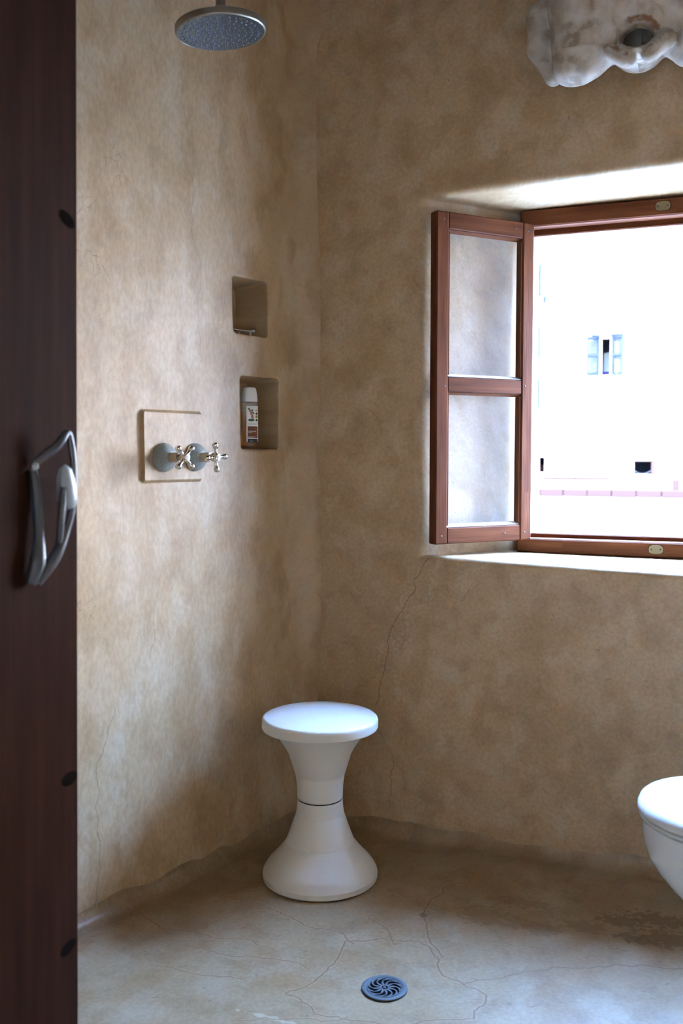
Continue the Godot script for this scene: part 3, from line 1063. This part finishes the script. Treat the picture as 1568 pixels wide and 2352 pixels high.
func shutter_mesh(c: Vector3, w: float, h: float, turn: float) -> ArrayMesh:
	var b := MB.new()
	var bs := Basis(Vector3.UP, turn)
	for s in [-1, 1]: add_box(b, c + bs * Vector3(s * (w / 2 - 0.02), 0, 0), Vector3(0.04, h, 0.04), 0.003, bs)
	for y in [-h / 2 + 0.025, 0.02, h / 2 - 0.025]: add_box(b, c + bs * Vector3(0, y, 0), Vector3(w, 0.05, 0.035), 0.003, bs)
	for k in 22: add_box(b, c + bs * Vector3(0, -h / 2 + 0.05 + (h - 0.1) * (k + 0.5) / 22.0, 0), Vector3(w - 0.06, 0.03, 0.008), 0.001, bs * Basis(Vector3.RIGHT, 0.6))
	return b.done(false)

# ---------------------------------------------------------------- door
func build_door() -> void:
	var d := Node3D.new()
	d.name = "door_1"
	add_child(d)
	tag(d, "dark brown wooden door standing open at the left edge, very near", "door")
	d.set_meta("kind", "structure")
	# local x from the free edge to the hinge, local z into the room side that is seen
	var dx := Vector3(0.18721, 0, 0.98277)
	var dn := Vector3(dx.z, 0, -dx.x)
	d.transform = Transform3D(Basis(dx, Vector3.UP, dx.cross(Vector3.UP)), Vector3(0.243, 0, 1.426))
	var zf := signf((d.basis * Vector3(0, 0, 1)).dot(dn))
	d.rotate(Vector3(-0.3665, 0, -0.930), deg_to_rad(0.87))
	d.position += Vector3(-0.0165, 0.0, 0.0065) * 1.0
	var wid := 0.75
	for k in 3:
		var w := wid / 3.0
		part("board", box_mesh(Vector3(w * (k + 0.5), 1.04, -zf * 0.02), Vector3(w - 0.0015, 2.06, 0.04), 0.002), M.door_wood, d)
	for y in [0.35, 1.72]:
		part("ledge", box_mesh(Vector3(wid / 2, y, -zf * 0.052), Vector3(wid - 0.06, 0.12, 0.024), 0.004), M.door_wood, d)
	# knots
	for q in [[0.03, 1.49, 0.05], [0.025, 0.63, 0.05], [0.02, 0.82, 0.004], [0.03, 0.36, 0.05]]:
		if q[2] > 0.01:
			var kn := MB.new()
			var r0 := []
			var r1 := []
			for i in 16:
				var a := TAU * i / 16.0
				r0.append(Vector3(cos(a) * 0.027, sin(a) * 0.011 + cos(a) * 0.003, 0))
				r1.append(Vector3(cos(a) * 0.018, sin(a) * 0.007 + cos(a) * 0.002, zf * 0.0006))
			add_loft(kn, [r0, r1])
			part("knot", kn.done(), M.knot, d, Vector3(q[0] + 0.005, q[1], 0), "dark knot in the wood")
	# handle of twisted driftwood and pale stone
	var h := holder("handle", d, Vector3(0, 0, 0))
	h.set_meta("label", "curved grey driftwood handle with a pale stone")
	var grey := mat(Color(0.035, 0.034, 0.036), 0.45)
	var pale := mat(Color(0.055, 0.054, 0.058), 0.4)
	var stone := mat(Color(0.22, 0.24, 0.24), 0.4)
	var pt := func(px, y, off): return Vector3(px, y, zf * off)
	part("back_branch", tube(curve_points([pt.call(0.150, 1.115, 0.006), pt.call(0.146, 1.07, 0.010), pt.call(0.150, 1.02, 0.014), pt.call(0.158, 0.985, 0.016), pt.call(0.166, 0.955, 0.010)], 5), spread([0.005, 0.009, 0.008, 0.012, 0.007], 21), 12), grey, h)
	part("front_branch", tube(curve_points([pt.call(0.150, 1.125, 0.008), pt.call(0.125, 1.150, 0.030), pt.call(0.108, 1.168, 0.036), pt.call(0.098, 1.150, 0.038), pt.call(0.096, 1.12, 0.040), pt.call(0.098, 1.07, 0.040), pt.call(0.108, 1.03, 0.036), pt.call(0.130, 0.99, 0.028), pt.call(0.150, 0.955, 0.012)], 5), spread([0.006, 0.007, 0.0055, 0.005, 0.005, 0.0055, 0.0055, 0.009, 0.007], 41), 12), pale, h)
	part("inner_twig", tube(curve_points([pt.call(0.122, 1.09, 0.038), pt.call(0.126, 1.05, 0.036), pt.call(0.124, 1.01, 0.032)], 5), spread([0.005, 0.0055, 0.005], 11), 10), grey, h)
	var rs := []
	var prof := [[0.0, 0.002], [0.006, 0.012], [0.02, 0.017], [0.035, 0.018], [0.05, 0.019], [0.06, 0.015], [0.066, 0.004]]
	for q in prof:
		var ring := []
		for i in 18:
			var a := TAU * i / 18.0
			ring.append(Vector3(0.114 - q[0] * 0.16 + cos(a) * q[1] * 0.95, 1.122 - q[0], zf * (0.036 + sin(a) * q[1] * 0.7)))
		rs.append(ring)
	part("stone", loft(rs), stone, h, Vector3.ZERO, "pale bluish stone")
	part("screw", lathe([Vector2(0, 0.006), Vector2(0.004, 0.005), Vector2(0.006, 0.0)], 14, Transform3D(Basis(Vector3.RIGHT, zf * PI / 2), Vector3(0.158, 1.120, zf * 0.012))), stone, h)

# ---------------------------------------------------------------- stool
func build_stool() -> void:
	var s := thing("stool", "white hourglass plastic stool standing in the shower corner", "stool", Vector3(0.2, 0.001, 0.35))
	var low := [Vector2(0.148, 0.0), Vector2(0.1535, 0.002), Vector2(0.1545, 0.006), Vector2(0.1545, 0.017), Vector2(0.1545, 0.017), Vector2(0.1530, 0.0215)]
	low += smooth_profile([Vector2(0.1500, 0.028), Vector2(0.1390, 0.044), Vector2(0.116, 0.069), Vector2(0.0925, 0.099), Vector2(0.0776, 0.129), Vector2(0.0675, 0.160), Vector2(0.0625, 0.190), Vector2(0.0608, 0.2135)], 5)
	low += [Vector2(0.0600, 0.2150), Vector2(0.05, 0.2150), Vector2(0.05, 0.2150), Vector2(0.11, 0.05), Vector2(0.14, 0.003), Vector2(0.148, 0.0)]
	part("lower_body", lathe(low, 72), M.plastic, s)
	part("joint", lathe([Vector2(0.05, 0.2135), Vector2(0.0592, 0.2135), Vector2(0.0592, 0.2195), Vector2(0.05, 0.2195)], 72), M.seam, s, Vector3.ZERO, "dark joint line")
	var upp := [Vector2(0.05, 0.2180), Vector2(0.0600, 0.2180), Vector2(0.0608, 0.2195)]
	upp += smooth_profile([Vector2(0.0612, 0.222), Vector2(0.0625, 0.255), Vector2(0.0665, 0.285), Vector2(0.0735, 0.313), Vector2(0.0850, 0.342), Vector2(0.100, 0.368), Vector2(0.118, 0.393), Vector2(0.135, 0.412)], 5)
	upp += [Vector2(0.133, 0.413), Vector2(0.09, 0.36), Vector2(0.05, 0.23), Vector2(0.05, 0.218)]
	part("upper_body", lathe(upp, 72), M.plastic, s)
	var seat := [Vector2(0.0, 0.408), Vector2(0.149, 0.408), Vector2(0.1535, 0.409), Vector2(0.155, 0.412), Vector2(0.155, 0.428), Vector2(0.1540, 0.4335), Vector2(0.151, 0.437), Vector2(0.146, 0.4392), Vector2(0.12, 0.4435), Vector2(0.08, 0.4475), Vector2(0.04, 0.4495), Vector2(0.0, 0.450)]
	part("seat", lathe(seat, 80), M.plastic, s)

# ---------------------------------------------------------------- toilet
func oval(cx: float, a_front: float, a_back: float, bz: float, y: float, n := 64, e := 2.3) -> Array:
	var ring := []
	for i in n:
		var t := TAU * i / n
		var c := cos(t)
		var q := sin(t)
		var x := -signf(c) * pow(absf(c), 2.0 / e) * (a_front if c > 0 else a_back)
		ring.append(Vector3(cx + x, y, signf(q) * pow(absf(q), 2.0 / e) * bz))
	return ring

func build_toilet() -> void:
	# local x points to the wall, tip of the lid at x = 0
	var t := thing("toilet", "white wall-hung toilet with closed lid at the right edge", "toilet", Vector3(1.034, 0, 0.64))
	var top := 0.433
	# bowl sections from the rim down; each lower one starts further back
	var secs := [[0.012, 0.178, 0.402], [0.010, 0.180, 0.396], [0.010, 0.179, 0.375], [0.013, 0.176, 0.352], [0.020, 0.170, 0.328], [0.036, 0.160, 0.300], [0.062, 0.148, 0.268], [0.10, 0.135, 0.232], [0.15, 0.122, 0.195], [0.22, 0.110, 0.150], [0.29, 0.100, 0.110], [0.36, 0.094, 0.085], [0.42, 0.085, 0.076]]
	var rings := []
	for q in secs:
		var back_x := 0.595
		var cx: float = q[0] + (back_x - q[0]) * 0.45
		rings.append(oval(cx, cx - q[0], back_x - cx, q[1], q[2], 64, 2.25))
	rings.insert(0, oval(0.25, 0.21, 0.3, 0.15, 0.402))
	part("bowl", loft(rings), M.ceramic, t)
	var seat := []
	for q in [[0.012, 0.406], [0.004, 0.408], [0.002, 0.412], [0.003, 0.416], [0.008, 0.417]]:
		seat.append(oval(0.23, 0.23 - q[0], 0.23 - q[0], 0.188 - q[0], q[1], 72))
	part("seat_ring", loft(seat), M.ceramic, t)
	var lid := []
	for q in [[0.010, 0.4185], [0.002, 0.4195], [0.0, 0.423], [0.001, 0.428], [0.004, 0.433], [0.010, 0.4375], [0.020, 0.441], [0.040, 0.4445], [0.08, 0.447], [0.14, 0.4485]]:
		lid.append(oval(0.23, 0.23 - q[0], 0.23 - q[0], 0.190 - q[0], q[1], 72))
	part("lid", loft(lid), M.ceramic, t)
	for s in [-1, 1]:
		part("buffer", box_mesh(Vector3(0.075, 0.403, s * 0.118), Vector3(0.022, 0.009, 0.012), 0.003), M.ceramic, t)
	for s in [-1, 1]:
		part("lid_hinge", tube([Vector3(0.475, 0.42, s * 0.06), Vector3(0.475, 0.42, s * 0.1)], [0.012, 0.012], 14), M.ceramic, t)

# ---------------------------------------------------------------- taps
func build_taps() -> void:
	var spots := [[0.578, PI / 4, "left", "H", "chrome cross-handle tap on the plaster panel, nearer the door", 0.22], [0.468, 0.06, "right", "C", "chrome cross-handle tap on the plaster panel, nearer the niches", 0.0]]
	for q in spots:
		# local y points out of the wall
		var out := ln
		var x := ld
		var bs := Basis(x, out, x.cross(out)).orthonormalized()
		var t := thing("tap", q[4], "tap", ld * q[0] + ln * 0.0098 + Vector3(0, 1.128, 0), 0.0, "shower taps")
		t.basis = bs
		part("escutcheon", lathe([Vector2(0.0, 0.0), Vector2(0.0365, 0.0), Vector2(0.0372, 0.003), Vector2(0.0365, 0.007), Vector2(0.034, 0.014), Vector2(0.029, 0.0205), Vector2(0.0225, 0.0255), Vector2(0.0155, 0.029), Vector2(0.0148, 0.031), Vector2(0.0, 0.031)], 48), M.patina, t, Vector3.ZERO, "dull blue grey dome")
		part("stem", lathe([Vector2(0.0, 0.028), Vector2(0.0135, 0.028), Vector2(0.0135, 0.031), Vector2(0.0135, 0.031), Vector2(0.0128, 0.032), Vector2(0.0128, 0.058), Vector2(0.0128, 0.058), Vector2(0.0115, 0.060), Vector2(0.0, 0.060)], 32), M.nickel, t)
		part("spindle", lathe([Vector2(0.0, 0.058), Vector2(0.0085, 0.058), Vector2(0.0085, 0.066), Vector2(0.0112, 0.068), Vector2(0.0112, 0.076), Vector2(0.008, 0.079), Vector2(0.0, 0.079)], 28), M.nickel, t)
		var h := holder("cross_handle", t, Vector3(0, 0.080, 0))
		h.rotation.y = q[1]
		var hub := [Vector2(0.0, -0.005), Vector2(0.0085, -0.004), Vector2(0.011, 0.0), Vector2(0.0108, 0.004), Vector2(0.0095, 0.008), Vector2(0.0088, 0.0095), Vector2(0.0, 0.0095)]
		part("hub", lathe(hub, 28), M.chrome, h)
		for k in 4:
			var xf := Transform3D(Basis(Vector3.UP, k * PI / 2) * Basis(Vector3.BACK, -PI / 2), Vector3.ZERO)
			var arm := smooth_profile([Vector2(0.0072, 0.005), Vector2(0.0052, 0.012), Vector2(0.0044, 0.017), Vector2(0.0052, 0.022), Vector2(0.0074, 0.027), Vector2(0.0083, 0.0315), Vector2(0.0074, 0.036), Vector2(0.0042, 0.0388), Vector2(0.0, 0.0396)], 3)
			part("arm", lathe(arm, 20, xf), M.chrome, h)
		var btn := part("button", lathe([Vector2(0.0, 0.0115), Vector2(0.004, 0.0112), Vector2(0.0066, 0.0105), Vector2(0.0074, 0.0092), Vector2(0.0, 0.009)], 28), M.porcelain, h, Vector3.ZERO, "cream porcelain button with a letter")
		var tm := TextMesh.new()
		tm.text = q[3]
		tm.font_size = 16
		tm.pixel_size = 0.0005
		tm.depth = 0.0003
		var letter := part("letter", tm, M.ink, btn, Vector3(0, 0.01155, 0))
		letter.basis = Basis(Vector3.UP, -q[1]) * Basis(Vector3.RIGHT, -PI / 2) * Basis(Vector3.BACK, PI / 2)

# ---------------------------------------------------------------- shower
func build_shower() -> void:
	var s := thing("shower_head", "round metal rain shower head hanging from a short pipe", "shower head", Vector3(0.131, 2.064, 0.745))
	var tilt := Basis(Vector3(-0.3665, 0, -0.93), deg_to_rad(-4.0)) * Basis(Vector3(0.93, 0, -0.3665), deg_to_rad(1.5))
	var xf := Transform3D(tilt, Vector3.ZERO)
	part("disc", lathe([Vector2(0.0, 0.0), Vector2(0.094, 0.0), Vector2(0.0975, 0.0008)], 80, xf), M.rose_face, s, Vector3.ZERO, "mottled blue grey nozzle plate")
	part("rim", lathe([Vector2(0.0965, -0.0004), Vector2(0.0990, 0.0006), Vector2(0.1000, 0.003), Vector2(0.1000, 0.013), Vector2(0.0985, 0.0155), Vector2(0.09, 0.0175), Vector2(0.05, 0.024), Vector2(0.022, 0.030), Vector2(0.018, 0.034), Vector2(0.0, 0.034), Vector2(0.0, 0.002), Vector2(0.0965, 0.002), Vector2(0.0965, -0.0004)], 80, xf), M.rose_rim, s)
	var nb := MB.new()
	var tip := MB.new()
	for r in 7:
		var n := 1 if r == 0 else r * 6
		for k in n:
			var a := TAU * k / n + r * 0.2
			var p := Vector3(cos(a), 0, sin(a)) * (0.0138 * r)
			add_lathe(nb, [Vector2(0.0, -0.0034), Vector2(0.0009, -0.0034), Vector2(0.0013, -0.003), Vector2(0.0019, -0.0012), Vector2(0.0024, 0.0003)], 8, xf * Transform3D(Basis(), p))
	var noz := part("nozzles", nb.done(false), M.nozzle, s)
	noz.set_meta("kind", "stuff")
	part("ball_joint", lathe([Vector2(0.0, 0.028), Vector2(0.0155, 0.03), Vector2(0.0165, 0.036), Vector2(0.0165, 0.052), Vector2(0.0165, 0.052), Vector2(0.014, 0.055), Vector2(0.0, 0.055)], 32), M.nickel, s)
	part("pipe", lathe([Vector2(0.0, 0.05), Vector2(0.0108, 0.05), Vector2(0.0108, 0.425), Vector2(0.03, 0.425), Vector2(0.03, 0.435), Vector2(0.0, 0.435)], 28), M.rose_rim, s)

# ---------------------------------------------------------------- niche things
func build_niche_things() -> void:
	# soap dish: a thin curved white strip on the floor of the upper niche
	var b := MB.new()
	var rings := []
	for k in 15:
		var t := k / 14.0
		var x := lerpf(-0.033, 0.029, t)
		var y := 0.010 * pow(maxf(0.0, 0.75 - t), 1.6) + 0.003 * pow(maxf(0.0, t - 0.75) * 4.0, 2.0) + 0.001
		var ring := []
		for q in [Vector2(-0.016, 0.0), Vector2(0.016, 0.0), Vector2(0.0165, 0.0015), Vector2(0.016, 0.003), Vector2(-0.016, 0.003), Vector2(-0.0165, 0.0015)]: ring.append(Vector3(x, y + q.y, q.x))
		rings.append(ring)
	var dish := thing("soap_dish", "thin curved white soap dish lying in the upper wall niche", "soap dish", ld * 0.223 - ln * 0.034 + Vector3(0, 1.4735, 0))
	dish.rotation.y = deg_to_rad(21.5)
	part("tray", loft(rings), M.cap, dish, Vector3(0, 0.0085, 0))
	for x in [-0.016, 0.016]:
		part("foot", lathe([Vector2(0.0, 0.0), Vector2(0.004, 0.0), Vector2(0.003, 0.0105), Vector2(0.0, 0.0105)], 12), M.cap, dish, Vector3(x, 0, -0.004))

	# shower gel bottle in the lower niche
	var bt := thing("gel_bottle", "clear bottle of amber shower gel with white cap in the lower niche", "bottle", ld * 0.1925 - ln * 0.046 + Vector3(0, 1.1585, 0))
	bt.rotation.y = deg_to_rad(21.5 + 33)
	var sect := func(hw: float, hd: float, y: float, e := 3.6):
		var ring := []
		for i in 40:
			var a := TAU * i / 40.0
			var c := cos(a)
			var s := sin(a)
			ring.append(Vector3(signf(c) * pow(absf(c), 2.0 / e) * hw, y, signf(s) * pow(absf(s), 2.0 / e) * hd))
		return ring
	part("body", loft([sect.call(0.019, 0.013, 0.0), sect.call(0.0215, 0.0155, 0.0015), sect.call(0.0230, 0.0168, 0.006), sect.call(0.0232, 0.0170, 0.06), sect.call(0.0235, 0.0170, 0.10), sect.call(0.0235, 0.0168, 0.120), sect.call(0.0225, 0.0160, 0.128), sect.call(0.021, 0.0150, 0.131)]), M.bottle, bt)
	part("gel", loft([sect.call(0.018, 0.012, 0.001), sect.call(0.0205, 0.0145, 0.003), sect.call(0.0222, 0.0160, 0.008), sect.call(0.0224, 0.0162, 0.06), sect.call(0.0227, 0.0162, 0.098)]), M.gel, bt, Vector3.ZERO, "amber gel")
	part("cap", loft([sect.call(0.0225, 0.0165, 0.1285, 3.0), sect.call(0.0238, 0.0175, 0.1295, 3.0), sect.call(0.0238, 0.0175, 0.135, 3.0), sect.call(0.0228, 0.0168, 0.15, 3.0), sect.call(0.0205, 0.0150, 0.164, 3.0), sect.call(0.0188, 0.0135, 0.1685, 3.0), sect.call(0.016, 0.011, 0.170, 3.0)]), M.cap, bt, Vector3.ZERO, "white plastic cap")
	var zf := 0.0172
	var lab := holder("label", bt, Vector3(0, 0, zf))
	lab.set_meta("label", "white printed label with plant pictures")
	var lb := MB.new()
	add_box(lb, Vector3(0.001, 0.064, 0.0002), Vector3(0.037, 0.104, 0.0005), 0.0001)
	part("paper", lb.done(false), M.ink_white, lab)
	part("brown_panel", box_mesh(Vector3(0.0015, 0.0405, 0.00055), Vector3(0.0325, 0.0345, 0.0003), 0.0001), mat(Color(0.20, 0.055, 0.022), 0.6), lab)
	part("black_panel", box_mesh(Vector3(0.0015, 0.0165, 0.00055), Vector3(0.0325, 0.0105, 0.0003), 0.0001), M.ink, lab)
	var leafg := mat(Color(0.05, 0.10, 0.03), 0.7)
	var nut := mat(Color(0.50, 0.22, 0.13), 0.7)
	var leafy := mat(Color(0.22, 0.24, 0.05), 0.7)
	var seedb := mat(Color(0.08, 0.03, 0.02), 0.7)
	for q in [[-0.009, 0.107, 0.005, 0.002, -0.6, leafg], [0.001, 0.104, 0.004, 0.0018, 0.2, leafg], [-0.006, 0.102, 0.0045, 0.003, -0.4, nut], [-0.003, 0.0965, 0.004, 0.0035, 0.0, nut], [0.004, 0.0965, 0.005, 0.002, -0.9, leafg], [0.0, 0.091, 0.005, 0.003, -0.4, nut], [0.0, 0.085, 0.003, 0.005, 0.1, nut], [0.003, 0.084, 0.0025, 0.005, 0.2, nut], [-0.002, 0.0755, 0.0105, 0.0035, 0.0, leafg], [0.0145, 0.1035, 0.0032, 0.003, 0, mat(Color(0.6, 0.36, 0.25), 0.7)], [0.0145, 0.0945, 0.003, 0.0036, 0, seedb], [0.0145, 0.0855, 0.003, 0.0040, 0, leafy], [0.0148, 0.0755, 0.003, 0.0038, 0, leafg]]:
		var r0 := []
		var r1 := []
		for i in 14:
			var a := TAU * i / 14.0
			var c := Vector2(cos(a) * q[2], sin(a) * q[3]).rotated(q[4])
			r0.append(Vector3(q[0] + c.x, q[1] + c.y, 0.0004))
			r1.append(Vector3(q[0] + c.x, q[1] + c.y, 0.0007))
		part("printed_fruit" if q[5] == nut else "printed_leaf", loft([r0, r1]), q[5], lab)
	var words := [["nectar | beauty", -0.0145, 0.0645, 0.0042, M.ink], ["Gel douche", -0.013, 0.0535, 0.0040, M.ink], ["hydratant", -0.013, 0.0487, 0.0040, M.ink], ["à l'huile d'argan", -0.013, 0.0437, 0.0034, M.ink_white], ["précieuse", -0.013, 0.0402, 0.0028, M.ink_white], ["Moisturizing", -0.013, 0.0355, 0.0040, M.ink], ["shower gel", -0.013, 0.0312, 0.0040, M.ink], ["with argan oil", -0.013, 0.0272, 0.0034, M.ink_white], ["precious", -0.013, 0.0240, 0.0026, M.ink_white], ["250 ml", -0.008, 0.0150, 0.0036, M.ink_white]]
	for q in words:
		var tm := TextMesh.new()
		tm.text = q[0]
		tm.font_size = 24
		tm.pixel_size = q[3] / 24.0
		tm.depth = 0.0002
		tm.horizontal_alignment = HORIZONTAL_ALIGNMENT_LEFT
		part("print", tm, q[4], lab, Vector3(q[1], q[2], 0.00085))

# ---------------------------------------------------------------- drain
func build_drain() -> void:
	var d := thing("floor_drain", "round dark metal floor drain with petal slots in the cement floor", "drain", Vector3(0.535, -0.0045, 0.793))
	part("flange", lathe([Vector2(0.0385, 0.0008), Vector2(0.0395, 0.003), Vector2(0.041, 0.0036), Vector2(0.0475, 0.0036), Vector2(0.049, 0.003), Vector2(0.0495, 0.0), Vector2(0.0385, 0.0)], 64), M.drain, d)
	part("slot_shade", lathe([Vector2(0.0, -0.0005), Vector2(0.0390, -0.0005), Vector2(0.0390, 0.0003), Vector2(0.0, 0.0003)], 48), M.slot_shade, d)  # flat black disc, stands for the shade below the grate
	var b := MB.new()
	var n := 12
	var y0 := 0.0006
	var y1 := 0.0030
	for k in n:
		# the rib between two teardrop slots, swirling outwards
		var rows := []
		for j in 13:
			var t := j / 12.0
			var r := lerpf(0.009, 0.0365, t)
			var w := 0.5 * (0.10 + 0.68 * sin(PI * pow(t, 1.35) * 0.985)) if t < 0.985 else 0.02
			var tw := 0.75 * (t - 0.5) * (t - 0.5) * 2.0 + 0.5 * t
			var a0 := TAU / n * (k + w) + tw
			var a1 := TAU / n * (k + 1 - w) + tw
			rows.append([Vector3(cos(a0) * r, 0, sin(a0) * r), Vector3(cos(a1) * r, 0, sin(a1) * r)])
		for j in 12:
			var p0: Vector3 = rows[j][0]
			var p1: Vector3 = rows[j][1]
			var q0: Vector3 = rows[j + 1][0]
			var q1: Vector3 = rows[j + 1][1]
			var up := Vector3(0, y1, 0)
			var dn := Vector3(0, y0, 0)
			b.fquad(p0 + up, p1 + up, q1 + up, q0 + up)
			b.fquad(p0 + dn, p0 + up, q0 + up, q0 + dn)
			b.fquad(p1 + dn, q1 + dn, q1 + up, p1 + up)
	add_lathe(b, [Vector2(0.0362, y0), Vector2(0.0362, y1), Vector2(0.0385, y1), Vector2(0.0385, y0)], 48)
	add_lathe(b, [Vector2(0.0, y1 + 0.0003), Vector2(0.0035, y1 + 0.0003), Vector2(0.0035, y0)], 24)
	add_lathe(b, [Vector2(0.0065, y0), Vector2(0.0065, y1), Vector2(0.0095, y1), Vector2(0.0095, y0)], 32)
	part("grate", b.done(false), M.drain, d)

# ---------------------------------------------------------------- skull
func smin(a: float, b: float, k: float) -> float:
	var h := maxf(k - absf(a - b), 0.0) / k
	return minf(a, b) - h * h * k * 0.25

func capsule(p: Vector3, a: Vector3, b: Vector3, ra: float, rb: float) -> float:
	var ab := b - a
	var t := clampf((p - a).dot(ab) / ab.length_squared(), 0.0, 1.0)
	return p.distance_to(a + ab * t) - lerpf(ra, rb, t)

func skull_field(p: Vector3, n: FastNoiseLite) -> float:
	var q := Vector3(absf(p.x), p.y, p.z)      # the two halves mirror each other
	var body := capsule(q, Vector3(0.0, 0.15, -0.05), Vector3(0.12, 0.14, -0.05), 0.115, 0.09)
	body = smin(body, capsule(q, Vector3(0.158, 0.12, -0.040), Vector3(0.165, -0.030, -0.030), 0.062, 0.045), 0.04)
	body = smin(body, capsule(q, Vector3(0.05, 0.07, -0.05), Vector3(0.115, 0.010, -0.045), 0.075, 0.060), 0.05)
	body = smin(body, capsule(q, Vector3(0.108, -0.040, -0.03), Vector3(0.130, -0.048, -0.025), 0.020, 0.024), 0.02)
	body = smin(body, capsule(p, Vector3(0, 0.02, -0.06), Vector3(0, -0.002, -0.002), 0.072, 0.047), 0.012)
	# occipital knobs beside the opening
	var knob := capsule(p, Vector3(-0.060, -0.024, 0.012), Vector3(-0.022, -0.049, 0.020), 0.019, 0.021)
	knob = minf(knob, capsule(p, Vector3(0.030, -0.046, 0.020), Vector3(0.066, -0.012, 0.014), 0.018, 0.025))
	body = smin(body, knob, 0.003)
	# wing behind
	var wing := capsule(q, Vector3(0.249, 0.12, -0.085), Vector3(0.245, 0.05, -0.08), 0.036, 0.036)
	wing = smin(wing, capsule(q, Vector3(0.245, 0.05, -0.08), Vector3(0.212, -0.036, -0.065), 0.036, 0.022), 0.02)
	wing = smin(wing, capsule(q, Vector3(0.245, 0.13, -0.08), Vector3(0.16, 0.19, -0.08), 0.034, 0.04), 0.03)
	body = smin(body, wing, 0.005)
	# the round opening into the brain case
	var hole := (Vector2(p.x / 0.0385, (p.y - 0.004) / 0.0300).length() - 1.0) * 0.033
	hole = maxf(hole, -0.085 - p.z)
	body = -smin(-body, hole, 0.006)
	var case := (Vector3(p.x / 0.075, (p.y - 0.045) / 0.065, (p.z + 0.07) / 0.05).length() - 1.0) * 0.05
	body = maxf(body, -case)
	return body + n.get_noise_3d(p.x * 300, p.y * 300, p.z * 300) * 0.0014 + n.get_noise_3d(p.x * 60, p.y * 60, p.z * 60) * 0.003

func build_skull() -> void:
	var s := thing("animal_skull", "large weathered white animal skull hung above the window", "skull", Vector3(0.965, 2.150, 0.155))
	var n := fnl(91, 0.05, 3)
	var lo := Vector3(-0.295, -0.135, -0.152)
	var hi := Vector3(0.295, 0.262, 0.062)
	var cs := 0.0058
	var dim := Vector3i(((hi - lo) / cs).ceil())
	var nx := dim.x + 1
	var ny := dim.y + 1
	var nz := dim.z + 1
	var f := PackedFloat32Array()
	f.resize(nx * ny * nz)
	var i := 0
	for z in nz:
		for y in ny:
			for x in nx:
				f[i] = skull_field(lo + Vector3(x, y, z) * cs, n)
				i += 1
	var b := MB.new()
	var vid := {}
	var offs := [0, 1, nx, nx + 1, nx * ny, nx * ny + 1, nx * ny + nx, nx * ny + nx + 1]
	var edges := [[0, 1], [2, 3], [4, 5], [6, 7], [0, 2], [1, 3], [4, 6], [5, 7], [0, 4], [1, 5], [2, 6], [3, 7]]
	for z in nz - 1:
		for y in ny - 1:
			for x in nx - 1:
				var id := (z * ny + y) * nx + x
				var neg := 0
				for o in offs:
					if f[id + o] < 0.0: neg += 1
				if neg == 0 or neg == 8: continue
				var c := Vector3.ZERO
				var k := 0
				for e in edges:
					var fa := f[id + offs[e[0]]]
					var fb := f[id + offs[e[1]]]
					if (fa < 0.0) != (fb < 0.0):
						var t := fa / (fa - fb)
						var pa := Vector3(e[0] & 1, (e[0] >> 1) & 1, e[0] >> 2)
						var pb := Vector3(e[1] & 1, (e[1] >> 1) & 1, e[1] >> 2)
						c += pa.lerp(pb, t)
						k += 1
				var p := lo + (Vector3(x, y, z) + c / k) * cs
				vid[id] = b.p(p)
				# rusty stains with ragged outlines round the opening and on the knobs
				var st := 0.0
				var r := Vector2(p.x / 1.1, p.y - 0.036).length()
				var nn := n.get_noise_3d(p.x * 420, p.y * 420, p.z * 420)
				var ra := Vector2(p.x, (p.y - 0.004) * 1.2).length()
				if p.z > -0.03 and p.y > 0.015 and ra > 0.040 and ra < 0.058: st = clampf(0.35 + nn * 2.2, 0.0, 0.9)
				if p.z > 0.008 and p.y < 0.0 and absf(p.x) > 0.018 and ra > 0.050 and ra < 0.066: st = clampf(0.2 + nn * 2.4, 0.0, 0.85)
				b.col.append(Color(1, 1, 1).lerp(Color(0.42, 0.20, 0.07), st))
	var sx := 1
	var sy := nx
	var sz := nx * ny
	for z in range(1, nz - 1):
		for y in range(1, ny - 1):
			for x in range(1, nx - 1):
				var id := (z * ny + y) * nx + x
				var a := f[id] < 0.0
				for ax in 3:
					var st: int = [sx, sy, sz][ax]
					if (f[id + st] < 0.0) == a: continue
					var u: int = [sy, sz, sx][ax]
					var w: int = [sz, sx, sy][ax]
					var q := [id, id - u, id - u - w, id - w]
					if not (vid.has(q[0]) and vid.has(q[1]) and vid.has(q[2]) and vid.has(q[3])): continue
					if a: b.quad(vid[q[3]], vid[q[2]], vid[q[1]], vid[q[0]])
					else: b.quad(vid[q[0]], vid[q[1]], vid[q[2]], vid[q[3]])
	part("cranium", b.done(), M.bone, s)
